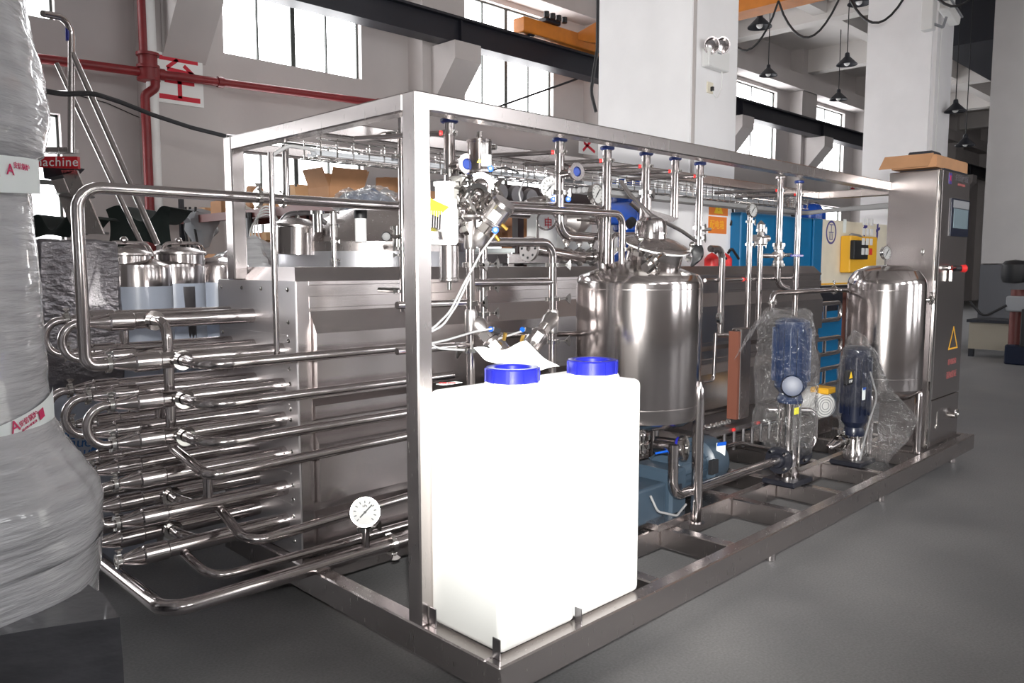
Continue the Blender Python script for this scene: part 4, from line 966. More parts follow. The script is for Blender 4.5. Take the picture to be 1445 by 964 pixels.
# plate pack (brown) with steel cover
a0, a1 = P(1028, 470, Y=1.0), P(1041, 592, Y=1.0)
t = thing('plate_heat_exchanger', ((a0.x+a1.x)/2, 1.05, a1.z), 'tall narrow brown plate pack with steel cover left of the wrapped pump', 'heat exchanger')
px0 = P(1041, 530, Y=1.0).x; x2 = P(1059, 530, Y=1.0).x; yd = P(1027, 530, X=px0).y
G().box((px0, 1.002, a1.z), (px0+.03, yd, a0.z)).go('plate_pack', 'copper', t, smooth=False)
G().box((px0+.031, 1.0, a1.z-.01), (x2, yd, a0.z+.02), .008).go('steel_cover', 'steel', t)
G().box((a0.x-.3, .95, a1.z-.06), (x2+.75, 1.32, a1.z-.03)).go('support_tray', 'dullsteel', t, smooth=False)
for k in range(9):
    xx = a0.x-.2+k*.13; G().cyl((xx, .97, a1.z-.2), (xx, .97, a1.z-.06), .012, n=8).go('support_leg', 'dullsteel', t)
for k in range(5): G().ball((a0.x-.25+k*.07, 1.0, a1.z+.0), .022, 8, 6).go('fitting', 'bright', t)
for k, xx in enumerate((a0.x+.0, x2+.02)): G().cyl((xx, .945, a1.z-.045), (xx+.02, .945, a1.z-.045), .012, n=8).go('red_plug', 'redbright', t)
t2 = pipe('cross_pipe', [P(992, 540, Y=.95), P(1007, 537, Y=.95), P(1010, 470, Y=.95), ], .012, 'thin vertical pipe with elbow between vessel and brown plate pack', bend=.04)
t2 = pipe('cross_pipe', [P(1010, 473, Y=.97), P(1026, 473, Y=.97)], .016, 'short level pipe entering the brown plate pack top')
t2 = pipe('low_cross_pipe', [P(1026, 630, Y=.8), P(1045, 625, Y=.8), P(1085, 634, Y=.75)], .014, 'thin crooked pipe low behind the flange of the wrapped pump', bend=.06)

# ================================================================ CONTROL CABINET
KX0, KX1, KY0, KY1, KT = 4.5, 5.17, .09, .45, 2.285
t = thing('control_cabinet', ((KX0+KX1)/2, .27, BZ), 'tall stainless control cabinet with touch screen at the far end of the skid', 'cabinet')
G().box((KX0, KY0+.02, BZ), (KX1, KY1, KT), .004).go('cabinet_body', 'sheet', t)
zs = P(1335, 558, Y=KY0).z
for a, b, nm in ((zs+.004, KT-.004, 'door'), (BZ+.01, zs-.004, 'lower_door')):
    dr = G().box((KX0+.03, KY0-.006, a), (KX1-.006, KY0+.018, b), .003).go(nm, 'sheet', t)
    if nm == 'door': door = dr
G().box((KX0-.002, KY0-.004, BZ), (KX0+.026, KY0+.016, KT), .003).go('door_edge_strip', 'bright', t)
def on(u, v): return P(u, v, Y=KY0-.006)
a, b = on(1342, 281), on(1364, 335)
zc0, zc1 = on(1352, 334).z, on(1352, 281).z
G().box((a.x, KY0-.016, zc0), (b.x, KY0-.006, zc1), .003).go('screen_bezel', 'navymotor', door)
G().box((a.x+.03, KY0-.018, zc1-.07), (b.x-.02, KY0-.016, zc1-.012)).go('screen_top_panel', 'greyplastic', door, smooth=False)
G().box((a.x+.045, KY0-.019, zc0+.06), (b.x-.035, KY0-.016, zc1-.075), .002).go('screen_glass', 'screen', door)
q = on(1341, 252)
G().box((q.x-.03, KY0-.008, q.z-.04), (q.x+.03, KY0-.006, q.z+.04)).go('logo_square', 'logoblue', door, smooth=False)
text('X', door, (q.x, KY0-.0085, q.z), (1, 0, 0), (0, 0, 1), .06, 'redbright')
q2 = on(1357, 256); text('安信锅炉集团', door, (q2.x+.0, KY0-.0075, q2.z+.015), (1, 0, 0), (0, 0, 1), .052, 'printgrey'); text('ANXIN BOILER', door, (q2.x, KY0-.0075, q2.z-.03), (1, 0, 0), (0, 0, 1), .026, 'printred')
q = on(1336, 378)
g = G(); g.cyl(q, q+V((0, -.035, 0)), .02, n=14); g.cyl(q+V((-.04, -.03, 0)), q+V((.1, -.03, 0)), .009, n=10); g.box(q+V((.03, -.03, -.1)), q+V((.045, -.01, 0))); g.go('door_handle', 'bright', door)
q = on(1344, 379); G().cyl(q+V((-.02, -.02, 0)), q+V((.03, -.05, 0)), .022, n=16).go('switch_base', 'black', door); G().rev(q+V((.03, -.05, 0)), (.6, -.8, 0), [(0, 0), (.028, 0), (.03, .03), (.022, .04), (0, .04)], 16).go('red_switch_knob', 'redbright', door)
c_ = on(1345, 478); hh_ = .10
g = G(); T0, T1, T2 = V((c_.x, 0, on(1346, 460).z)), V((on(1338, 493).x, 0, on(1338, 494).z)), V((on(1351, 491).x, 0, on(1338, 494).z))
cen = (T0+T1+T2)/3; y_ = KY0-.0075
for p_, q_ in ((T0, T1), (T1, T2), (T2, T0)):
    pi_, qi_ = cen.lerp(p_, .80), cen.lerp(q_, .80)
    g.prism([(p_.x, y_, p_.z), (q_.x, y_, q_.z), (qi_.x, y_, qi_.z), (pi_.x, y_, pi_.z)], (0, .001, 0))
g.go('warning_triangle', 'yellow', door, smooth=False)
text('有电危险', door, (c_.x, y_, on(1345, 510).z), (1, 0, 0), (0, 0, 1), .05, 'printred'); text('请勿靠近', door, (c_.x, y_, on(1345, 528).z), (1, 0, 0), (0, 0, 1), .06, 'printred')
q = on(1343, 586); g = G(); g.cyl(q, q+V((0, -.03, 0)), .022, n=14); g.ring(q+V((0, -.035, .02)), (0, 1, 0), .03, .008, n=16, m=6); g.go('padlock_latch', 'bright', t)
q = on(1322, 600); g = G(); g.box(q+V((-.01, -.004, 0)), q+V((.012, 0, .1))); g.box(q+V((-.03, -.006, -.02)), q+V((.03, 0, 0))); g.go('hinge_strip', 'bright', t)
g = G(); g.box((KX1, KY0+.1, 1.45), (KX1+.05, KY0+.2, 1.6), .01); g.box((KX1, KY0+.05, 1.15), (KX1+.04, KY0+.2, 1.4), .008); g.ball((KX1+.06, KY0+.1, 1.62), .02); g.go('side_socket', 'blackmetal', t)
G().cyl((KX1+.04, KY0+.12, 1.42), (KX1+.1, KY0+.05, 1.46), .015, n=10).go('side_valve', 'bright', t)
q = P(1302, 356, X=KX0); G().ball(q, .02, 12, 6, (.15, .6, 1.4)).go('oval_plug', 'bright', t)
# carton and black part on the cabinet
t = carton('long_carton', (KX0+.36, KY0+.19, KT+.02), .36, .15, .085, 'long shallow open cardboard carton lying on top of the control cabinet', m='carton', flap=0)
q = P(1290, 240, Y=KY0+.05)
G().prism([(KX0-.05, KY0+.04, KT+.115), (KX0-.05, KY0+.38, KT+.115), (KX0-.16, KY0+.38, KT+.012), (KX0-.16, KY0+.04, KT+.012)], (.004, 0, 0)).go('flap', 'carton', t, smooth=False)
G().box((KX0+.3, KY0+.16, KT+.135), (KX0+.5, KY0+.34, KT+.18), .01).go('black_terminal_box', 'blackmetal', label='small black box sitting on the carton on the cabinet', category='box')
G().box((KX0+.1, KY0+.01, KT), (KX1-.02, KY0+.32, KT+.018), .002).go('flat_tray', 'blackmetal', label='thin dark flat tray beneath the carton on cabinet top', category='tray')

# ================================================================ STANDPIPES WITH BLUE CAPS
SY = .78
def standpipe(u, v, pts, r, label, arm=None, cap='navycap', clamps=(), red=True):
    top = P(u, v, Y=SY); x = top.x
    path = [V((x, SY, top.z-.012))]+[V(p) for p in pts(x)]
    t = pipe('standpipe', path, r, label, bend=r*3.2)
    G().rev((x, SY, top.z-.014), (0, 0, 1), [(r*1.35, 0), (r*1.6, .004), (r*1.6, .016), (r*1.3, .02), (0, .02)], 20).go('blue_cap' if cap == 'navycap' else 'end_cap', cap, t)
    za = P(u, v+19, Y=SY).z
    collar(t, (x, SY, za), (0, 0, 1), r, red=(0, 1, 0))
    e = P(u-32*(3.4/((top-CAM).dot(FW))), v+30, Y=1.19)
    G().cyl((x-r*.8, SY+r*.8, za), (x-.22, 1.165, za-.005), .0115, n=10).go('hanger_arm', 'pipe', t)
    if red: G().cyl((x-r*1.0, SY+r*.9, za), (x-r*1.3, SY+r*1.2, za), .0105, n=10).go('red_plug', 'redbright', t)
    for v_ in clamps: clamp(t, (x, SY, P(u, v_, Y=SY).z), (0, 0, 1), r*1.12, (1, 0, 0), .025)
    return t, x
def Z(u, v, Y=SY): return P(u, v, Y=Y).z
def sight(t, u, v, x):
    c = V((x, SY, Z(u, v))); d = (V((-.2, -1, .05))).normalized(); e = c+d*.07+RT*.03
    g = G(); g.cyl(c, e, .02, n=16); g.rev(e, d, [(.026, 0), (.043, .004), (.043, .022), (.024, .022), (.022, .012), (0, .012)], 24); g.go('side_port', 'pipe', t)
    G().rev(e+d*.012, d, [(0, 0), (.022, 0), (.018, .006), (0, .008)], 18).go('blue_plug', 'navycap', t)
t, x = standpipe(634, 169, lambda x: [(x, SY, Z(634, 292))], .024, 'first capped standpipe from the left, above the yellow-tagged valve', clamps=(243,)); sight(t, 634, 236, x)
t, x = standpipe(790, 196, lambda x: [(x, SY, Z(790, 333)), (x+.24, SY, Z(790, 334))], .0235, 'second capped standpipe, with a round side port, elbowing right at its foot', clamps=(272,)); sight(t, 790, 246, x)
t, x = standpipe(857, 208, lambda x: [(x, SY, Z(857, 372))], .0235, 'third capped standpipe, left of the blue gearbox')
t, x = standpipe(912, 216, lambda x: [(x, SY, Z(912, 352))], .024, 'fourth capped standpipe, thicker at middle, right of the blue gearbox', clamps=(272,)); G().cyl((x, SY, Z(912, 280)), (x, SY, Z(912, 345)), .032, n=18).go('wide_section', 'pipe', t)
t, x = standpipe(953, 223, lambda x: [(x, SY, Z(953, 308))], .0225, 'fifth capped standpipe, rising behind the vessel dome')
t, x = standpipe(988, 230, lambda x: [(x, SY, Z(988, 346))], .0225, 'sixth capped standpipe, right of the manhole lid', clamps=(322, 336)); G().cyl((x, SY, Z(988, 325)), (x+.1, SY-.02, Z(988, 323)), .01, n=10).go('branch', 'bright', t)
t, x = standpipe(1102, 250, lambda x: [(x, SY, Z(1102, 402)), (x+.10, SY-.03, Z(1102, 408))], .021, 'seventh standpipe, steel topped, with a blue handled ball valve', cap='steel')
zv = Z(1103, 360)
g = G(); g.rev((x, SY, zv-.06), (0, 0, 1), [(.036, 0), (.036, .02), (.028, .025), (.034, .06), (.028, .095), (.036, .1), (.036, .12)], 20); g.cyl((x-.06, SY, zv), (x+.06, SY, zv), .022, n=14); g.go('valve_body', 'cast', t)
G().cyl((x+.05, SY-.03, zv), (x+.09, SY-.05, zv), .014, n=10).go('valve_stem', 'bright', t)
G().box((x+.07, SY-.06, zv-.012), (x+.26, SY-.045, zv+.006), .003).go('blue_handle', 'blueplastic', t)
for dz in (-.07, .07): clamp(t, (x, SY, zv+dz), (0, 0, 1), .03, (-1, -1, 0), .01)
t, x = standpipe(1128, 256, lambda x: [(x, SY, Z(1127, 445))], .021, 'eighth standpipe, rightmost, with navy cap beside the ball valve')
# shorter stands right of the vessel
def xs(u, v, Y=SY): return P(u, v, Y=Y).x
x1 = xs(1058, 330); x2 = xs(1072, 380); x0 = xs(1018, 400)
t = pipe('gauge_riser', [(x1, SY, Z(1055, 296)), (x1, SY, Z(1052, 462))], .0185, 'gauge topped vertical riser between vessel and blue machine')
for v in (313, 345): clamp(t, (x1, SY, Z(1057, v)), (0, 0, 1), .02, (1, 0, 0), .03)
collar(t, (x1, SY, Z(1052, 394)), (0, 0, 1), .018)
q = P(1062, 297, Y=SY-.02); t2 = thing('pressure_gauge', (x1, SY, q.z-.05), 'glycerine pressure gauge atop the riser in front of blue machine', 'gauge'); gauge(t2, q, (-.1, -1, .08), .045, stem=(x1, SY, q.z-.06))
t = pipe('valve_riser', [(x2, SY, Z(1072, 325)), (x2, SY, Z(1072, 452))], .0185, 'vertical riser with safety valve top, second right of vessel')
g = G(); zq = Z(1072, 334); g.rev((x2, SY, zq-.06), (0, 0, 1), [(.03, 0), (.045, .01), (.045, .05), (.03, .06), (.02, .1), (.028, .105), (.028, .14), (.012, .16), (0, .17)], 20); g.cyl((x2-.09, SY, zq-.01), (x2+.10, SY, zq-.01), .022, n=14); g.go('safety_valve', 'cast', t)
for v in (325, 345): clamp(t, (x2, SY, Z(1072, v)), (0, 0, 1), .022, (1, 0, 0), .03)
t = pipe('elbow_riser', [(x0-.14, SY, Z(1000, 351)), (x0, SY, Z(1016, 351)), (x0+.0, SY, Z(1018, 452)), (x0, SY, Z(1018, 470))], .0215, 'elbowed riser just right of the mixing vessel', bend=.06)
q = P(1016, 449, Y=SY-.08); t2 = thing('pressure_gauge', q-V((0, 0, .05)), 'small dial gauge at the foot of the elbowed riser', 'gauge'); gauge(t2, q, (.35, -1, .05), .035, stem=(x0, SY, q.z-.03))
zr = Z(1070, 394)
t = pipe('support_rail', [(x0-.16, SY+.02, zr), (xs(1128, 394)+.03, SY+.02, zr)], .0115, 'thin level rail tying the four right risers together', n=10)
for x_ in (x1, xs(1102, 394), xs(1128, 394)): G().cyl((x_-.03, SY+.02, zr), (x_-.045, SY+.02, zr), .014, n=8).go('red_plug', 'redbright', t)
t = pipe('link_pipe', [(x2, SY, Z(1072, 361)), (xs(1098, 361), SY, Z(1098, 361))], .015, 'short level pipe from riser to the ball valve')

# ================================================================ VALVE CLUSTER RIGHT OF THE POST
VY = .62
def VX(u, v=400, Y=VY): return P(u, v, Y=Y).x
xa = VX(664)
t = pipe('valve_column', [(xa, VY, Z(664, 308, VY)), (xa, VY, Z(664, 560, VY))], .0195, 'main vertical valve pipe right of the post with clamps', n=16)
for v, w_ in ((374, (1, 0, 0)), (428, (1, 0, 0)), (494, (-1, -.2, 0))): clamp(t, (xa, VY, Z(664, v, VY)), (0, 0, 1), .024, w_, .045)
G().rev((xa, VY, Z(664, 352, VY)), (0, 0, 1), [(.022, 0), (.026, .01), (.026, .13), (.022, .14)], 16).go('valve_body', 'cast', t)
G().rev((xa, VY, Z(664, 470, VY)), (0, 0, 1), [(.022, 0), (.026, .01), (.026, .09), (.022, .1)], 16).go('valve_body', 'cast', t)
G().rev((xa, VY, Z(662, 307, VY)), (0, 0, 1), [(.025, -.01), (.06, .0), (.062, .008), (.03, .01)], 24).go('top_flange', 'cast', t)
def actuator(name, base, tip, r, label, parent_cat='valve', bodyw=.45):
    b_, e_ = V(base), V(tip); d = (e_-b_).normalized(); L = (e_-b_).length
    t = thing(name, b_, label, 'valve')
    G().rev(b_, d, [(r*.75, -L*.0), (r*.85, L*.1), (r*.62, L*.28)], 18).go('bonnet', 'cast', t)
    x_, y_, _ = basis(d)
    for s_ in (-1, 1): G().obox(b_+d*L*.4+x_*s_*r*.4, d*L*.14, x_*r*.1, y_*r*.35).go('yoke_arm', 'cast', t)
    G().cyl(b_+d*L*.25, b_+d*L*.55, r*.18, n=10).go('spindle', 'bright', t)
    G().rev(b_+d*L*.5, d, [(0, 0), (r*.9, 0), (r, L*.03), (r, L*.08), (r*.96, L*.09), (r*.96, L*.42), (r, L*.43), (r*.9, L*.5), (0, L*.5)], 32).go('actuator_cylinder', 'sheet', t)
    s0 = b_+d*L*.72; n_ = (CAM-s0).normalized(); n_ = (n_-d*n_.dot(d)).normalized()
    o_ = d.cross(n_)
    G().obox(s0+n_*r*.97+o_*0, d*L*.10, o_*r*.38, n_*.0015).go('rating_label', 'paper', t, smooth=False)
    return t
t = actuator('angle_seat_valve', P(671, 342, Y=VY-.0), P(713, 285, Y=VY-.14), .052, 'upper tilted angle-seat valve with steel cylinder, pointing up right')
q = P(697, 330, Y=VY-.1); G().cyl(q, q+V((.01, -.02, -.03)), .008, n=8).go('brass_tap', 'goldtap', t)
q = P(708, 317, Y=VY-.12); G().cyl(q, q+V((.02, -.01, -.02)), .008, n=8).go('brass_tap', 'goldtap', t)
t = actuator('angle_seat_valve', P(670, 455, Y=VY), P(712, 505, Y=VY-.12), .050, 'lower left tilted valve with steel cylinder above the blue cap')
q = P(711, 480, Y=VY-.14); G().cyl(q, q+V((0, -.01, .03)), .008, n=8).go('brass_tap', 'goldtap', t)
q = P(699, 466, Y=VY-.1); G().obox(q, V((.022, 0, -.008)), V((0, .012, 0)), V((.004, 0, .012)), .004).go('black_fitting', 'black', t); G().cyl(q-V((.03, 0, -.006)), q-V((.02, 0, -.004)), .011, n=10).go('blue_ring', 'brightblue', t)
xb = VX(780)
t = pipe('valve_column', [(xa, VY, Z(670, 342, VY)), (xb, VY, Z(775, 342, VY)), (xb, VY, Z(780, 545, VY))], .0195, 'second valve pipe, turning down at the vessel side with three clamps', bend=.07)
for v in (374, 422, 482): clamp(t, (xb, VY, Z(780, v, VY)), (0, 0, 1), .023, (1, -.3, 0), .05)
G().rev((xb, VY, Z(780, 470, VY)), (0, 0, 1), [(.022, 0), (.026, .01), (.026, .10), (.022, .11)], 16).go('valve_body', 'cast', t)
t = actuator('angle_seat_valve', P(779, 448, Y=VY), P(741, 500, Y=VY-.12), .045, 'lower right tilted valve pointing down left above the paper sheet')
q = P(736, 482, Y=VY-.14); G().cyl(q, q+V((0, -.01, .03)), .008, n=8).go('brass_tap', 'goldtap', t)
q = P(743, 466, Y=VY-.12); G().obox(q, V((.022, 0, -.006)), V((0, .012, 0)), V((.004, 0, .012)), .004).go('black_fitting', 'black', t); G().cyl(q-V((.03, 0, -.004)), q-V((.02, 0, -.003)), .011, n=10).go('blue_ring', 'brightblue', t)
pipe('cross_pipe', [(xa, VY, Z(670, 399, VY)), (xb, VY, Z(780, 398, VY))], .0155, 'level steel cross pipe joining the two valve columns')
xc = VX(682, Y=.75)
t = pipe('rear_valve_column', [(xc, .75, Z(682, 345, .75)), (xc, .75, Z(682, 480, .75))], .019, 'short vertical pipe directly behind the main valve column')
for v in (372, 407, 443): clamp(t, (xc, .75, Z(682, v, .75)), (0, 0, 1), .022, (1, 0, 0), .05)
t = pipe('upper_cross_pipe', [(xa-.02, .70, Z(630, 288, .70)), (VX(877, Y=.70), .70, Z(877, 302, .70)), (VX(877, Y=.70), .70, Z(877, 390, .70))], .0185, 'long level pipe from valve cluster, turning down into the vessel top', bend=.06)
clamp(t, (VX(877, Y=.70), .70, Z(877, 352, .70)), (0, 0, 1), .022, (1, 0, 0), .04)
pipe('upper_cross_pipe', [(VX(640, Y=.82), .82, Z(640, 290, .82)), (VX(850, Y=.82), .82, Z(850, 297, .82)), (VX(850, Y=.82), .82, Z(850, 382, .82))], .030, 'thicker level pipe just behind the long one, turning down to vessel', bend=.08)
t = pipe('small_loop_pipe', [(VX(863, Y=.9), .9, Z(863, 380, .9)), (VX(863, Y=.9), .9, Z(863, 331, .9)), (VX(900, Y=.9), .9, Z(898, 331, .9)), (VX(900, Y=.9), .9, Z(898, 380, .9))], .014, 'small inverted u pipe on the vessel shoulder', bend=.04)
for lb, Y_, u0, v0, u1, v1 in (('upper level pipe passing behind post toward main valve column', .62, 560, 431, 662, 427), ('lower level pipe behind the dosing tank top', .62, 560, 496, 664, 487), ('short level pipe end behind the second valve column', .95, 690, 474, 815, 471)):
    pipe('level_pipe', [P(u0, v0, Y=Y_), P(u1, v1, Y=Y_)], .0145, lb)
# manifold behind
for (u0, v0, u1, v1, r, lb) in ((790, 362, 850, 362, .024, 'rear level manifold pipe behind the second valve column'), (820, 311, 858, 313, .02, 'short rear pipe between check valve and vessel'), (820, 333, 860, 335, .022, 'rear elbow run at the level of vessel top')):
    pipe('manifold_pipe', [P(u0, v0, Y=.95), P(u1, v1, Y=.95)], r, lb)
# pneumatic actuator top (vertical)
YA = .66
q0 = P(677, 246, Y=YA); q1 = P(677, 198, Y=YA)
t = thing('pneumatic_actuator', q0, 'upright round steel actuator with white label above the valve cluster', 'actuator')
ra = (P(695, 220, Y=YA)-P(677, 220, Y=YA)).dot(RT)
G().rev((q0.x, YA, q0.z), (0, 0, 1), [(0, 0), (ra*.95, 0), (ra*1.04, .006), (ra*1.04, .02), (ra, .024), (ra, q1.z-q0.z-.012), (ra*1.05, q1.z-q0.z-.01), (ra*1.05, q1.z-q0.z), (0, q1.z-q0.z+.002)], 36).go('actuator_cylinder', 'tanksteel', t)
G().cyl((q0.x, YA, q1.z), (q0.x, YA, q1.z+.035), .014, n=12).go('top_nipple', 'bright', t)
nn = (CAM-q0); nn.z = 0; nn.normalize(); sd = RT
G().rev(P(694, 208, Y=YA-.02), (.5, -1, 0), [(0, 0), (.012, 0), (.012, .02), (0, .02)], 12).go('side_screw', 'bright', t)
def patch(cx_, cy_, r0, a0, a1, z0, z1, nm, m, par):
    g = G(); g.quads([[V((cx_+r0*math.cos(a0+(a1-a0)*i/8), cy_+r0*math.sin(a0+(a1-a0)*i/8), z)) for i in range(9)] for z in (z0, z1)]); return g.go(nm, m, par)
fa = math.atan2(nn.y, nn.x)
H_ = q1.z-q0.z
patch(q0.x, YA, ra*1.008, fa+.15, fa+1.15, q0.z+H_*.2, q0.z+H_*.55, 'white_label', 'paper', t)
G().prism([V((q0.x, YA, q0.z+H_*.3))+nn*ra*1.01-sd*.012+V((0, 0, 0)), V((q0.x, YA, q0.z+H_*.3))+nn*ra*1.01+sd*.010, V((q0.x, YA, q0.z+H_*.3+.018))+nn*ra*1.01], nn*.001).go('warning_triangle', 'stickeryel2', t, smooth=False)
G().cyl((q0.x, YA, q0.z-.03), (q0.x, YA, q0.z), .03, n=16).go('yoke', 'cast', t)
g = G(); c = P(678, 263, Y=YA); g.ball(c, .05, 20, 12); g.go('bowl_body', 'pipe', t)
d = (CAM-c).normalized(); clamp(t, c+d*.03, d, .038, (0, 0, 1), .02)
G().cyl(c-RT*.085, c+RT*.02, .024, n=14).go('side_neck', 'pipe', t); clamp(t, c-RT*.07, RT, .028, (0, 0, 1), .02)
# multi-port valve island below it
c2_ = P(655, 292, Y=VY+.02)
t = thing('valve_island', c2_-V((0, 0, .05)), 'cluster of clamped steel sanitary valve bodies below the upright actuator', 'valve')
for (u, v, rr) in ((640, 278, .045), (668, 275, .05), (690, 282, .05), (648, 300, .05), (683, 300, .045), (655, 325, .04)):
    p_ = P(u, v, Y=VY+.03); d = V((random.uniform(-.6, .6), -1, random.uniform(-.4, .6))).normalized()
    G().ball(p_, rr*.85, 18, 10).go('valve_body', 'pipe', t); clamp(t, p_+d*rr*.6, d, rr*.72, (random.uniform(-1, 1), 0, 1), .025)
G().tube([P(630, 291, Y=VY+.03), P(700, 283, Y=VY+.03)], .022, 0, 14).go('cross_tube', 'pipe', t)
for k in range(7):
    p_ = P(648+k*9, 284-(k % 3)*4, Y=VY-.04); G().cyl(p_, p_+V((random.uniform(-.02, .02), -.01, .025)), .007, n=6).go('bolt', 'bright', t)
# white control head with yellow tag
YC = .60
a, b = P(597, 345, Y=YC), P(640, 300, Y=YC)
t = thing('valve_controller', ((a.x+b.x)/2, YC, a.z), 'white plastic-wrapped valve controller with yellow sticker beside the post', 'controller')
G().box((a.x-.03, YC-.04, a.z), (b.x, YC+.08, b.z+.02), .012).go('housing', 'whiteplastic', t)
G().rev((P(632, 300, Y=YC).x, YC+.02, b.z), (0, 0, 1), [(.05, 0), (.05, .05), (.038, .055), (.038, .1), (.045, .105), (.045, .12), (0, .12)], 20).go('neck', 'white', t)
g = G(); c = P(606, 318, Y=YC-.05)
for k in range(7): g.obox(c+V((-.03+k*.012, 0, .02)), V((.002, 0, .035)), V((0, .02, 0)), V((.003, 0, 0)))
g.rev(c-V((0, 0, .055)), (0, 0, 1), [(.055, 0), (.05, .03), (.03, .045)], 18); g.go('ribbed_motor', 'cast', t)
s0, s1, s2, s3 = P(596, 277, Y=YC-.06), P(615, 278, Y=YC-.06), P(634, 292, Y=YC-.06), P(617, 306, Y=YC-.06)
G().prism([P(598, 276, Y=YC-.07), P(634, 292, Y=YC-.07), P(617, 306, Y=YC-.07), P(592, 292, Y=YC-.07)], (0, .002, 0)).go('yellow_sticker', 'stickeryellow', t, smooth=False)
q0, q1 = P(634, 398, Y=YC), P(634, 347, Y=YC)
G().rev((q0.x, YC, q0.z), (0, 0, 1), [(0, 0), (.036, 0), (.042, .006), (.042, .014), (.038, .018), (.038, q1.z-q0.z)], 28).go('actuator_cylinder', 'sheet', t)
G().cyl((q0.x, YC, q0.z-.03), (q0.x, YC, q0.z), .01, n=12).go('bottom_nipple', 'bright', t)
# pneumatic hoses
for nm, pts, m, lb in (('air_hose', [P(702, 326, Y=.45), P(680, 355, Y=.45), P(655, 400, Y=.47), P(635, 440, Y=.5), P(612, 463, Y=.52), P(598, 470, Y=.54)], 'hose', 'grey air hose sweeping down left from the upper tilted valve'),
                       ('air_hose', [P(663, 392, Y=.5), P(645, 430, Y=.5), P(625, 460, Y=.5), P(596, 474, Y=.52)], 'hose', 'second grey air hose curving beside the first one'),
                       ('air_hose', [P(596, 480, Y=.5), P(620, 492, Y=.5), P(655, 494, Y=.5)], 'hose', 'grey air hose running low behind the left tank top'),
                       ('air_hose', [P(598, 487, Y=.5), P(630, 480, Y=.5), P(670, 468, Y=.52), P(694, 464, Y=.5)], 'hose', 'grey air hose rising to the lower left valve'),
                       ('air_hose', [P(704, 478, Y=.5), P(735, 468, Y=.5)], 'hose', 'short grey air hose between the two lower valves'),
                       ('air_hose', [P(735, 284, Y=1.0), P(732, 272, Y=1.0), P(740, 255, Y=1.05), P(748, 243, Y=1.2)], 'hose', 'grey air hose looping up to the cable tray'),
                       ('signal_cable', [P(695, 240, Y=.62), P(714, 236, Y=.8), P(732, 244, Y=1.2)], 'black', 'thin black cable from the upright actuator to the tray'),
                       ('air_hose', [P(752, 243, Y=1.2), P(760, 255, Y=1.0), P(772, 264, Y=.9), P(786, 257, Y=.85)], 'hose', 'curved grey hose beside the second standpipe')):
    G().tube(pts, .0045, .12, 8, seg=5).go(nm, m, label=lb, category='hose' if nm == 'air_hose' else 'cable')
for k, (u, v, Y_) in enumerate(((692, 238, .6), (699, 325, .44), (781, 281, .84), (802, 281, .7))):
    q = P(u, v, Y=Y_); G().rev(q, (CAM-q), [(0, -.02), (.012, -.02), (.014, 0), (0, .004)], 12).go('push_fitting', 'brightblue', label='bright blue push-in air fitting %s' % ('under the upright actuator', 'below the upper tilted valve', 'left of the second standpipe', 'right of the second standpipe')[k], category='fitting', group='blue push-in fittings')
# tilted actuator behind 2nd standpipe, gauges, siphon, flange, check valve
q0, q1 = P(740, 291, Y=1.0), P(775, 288, Y=.95)
t = thing('small_actuator', q0, 'lying steel actuator with yellow mark left of second standpipe', 'actuator')
G().rev(q0, q1-q0, [(0, 0), (.03, .01), (.042, .04), (.045, .19), (.04, .2), (.0, .2)], 24).go('actuator_cylinder', 'sheet', t)
nn_ = (CAM-q0).normalized(); G().obox(q0.lerp(q1, .8)+nn_*.044, (q1-q0).normalized()*.012, UP*.01, nn_*.001).go('yellow_mark', 'stickeryel2', t, smooth=False)
q = P(775, 265, Y=.9); t = thing('pressure_gauge', q-V((0, 0, .1)), 'dial gauge just left of the second standpipe', 'gauge'); gauge(t, q, (-.3, -1, .0), .05, stem=q-V((0, -.02, .11)))
q = P(842, 274, Y=.9); t = thing('pressure_gauge', q-V((0, 0, .1)), 'dial gauge tilted right between second and third standpipes', 'gauge'); gauge(t, q, (.1, -1, .1), .055, stem=q-V((0, -.02, .12)))
q = P(771, 311, Y=.8); t = thing('siphon_coil', q-V((0, 0, .1)), 'thin round siphon loop standing on the second valve pipe', 'pipe')
G().ring(q, CAM-q, .045, .005, n=32).go('loop', 'pipe', t); G().tube([q-RT*.043, q-RT*.043-V((0, 0, .11))], .006, 0, 8).go('leg_tube', 'pipe', t)
q = P(747, 351, Y=.85); dq = V((-1, .0, .1)).normalized()
t = thing('pipe_flange', q, 'round steel flange with bolt holes left of the second valve column', 'flange')
g = G(); g.ring(q, dq, .038, .024, h=.014, n=32); g.go('flange_disc', 'cast', t)
for k in range(8):
    a = k*PI/4; x_, y_, _ = basis(dq); G().cyl(q+(x_*math.cos(a)+y_*math.sin(a))*.045-dq*.009, q+(x_*math.cos(a)+y_*math.sin(a))*.045+dq*.009, .006, n=8).go('bolt_hole', 'black', t)
G().cyl(q-dq*.0, q-dq*.4, .028, n=16).go('neck_pipe', 'pipe', t)
q = P(812, 312, Y=.98); t = thing('check_valve', q, 'bulging steel check valve body right of second standpipe', 'valve')
g = G(); g.rev(q+V((-.1, 0, 0)), (1, 0, 0), [(.03, 0), (.045, .02), (.075, .06), (.075, .12), (.045, .17), (.03, .2)], 24); g.go('valve_body', 'cast', t)
for k in range(6):
    a = k*PI/3; G().cyl(q+V((-.07, math.cos(a)*.075, math.sin(a)*.075)), q+V((.07, math.cos(a)*.075, math.sin(a)*.075)), .007, n=6).go('bolt', 'bright', t)
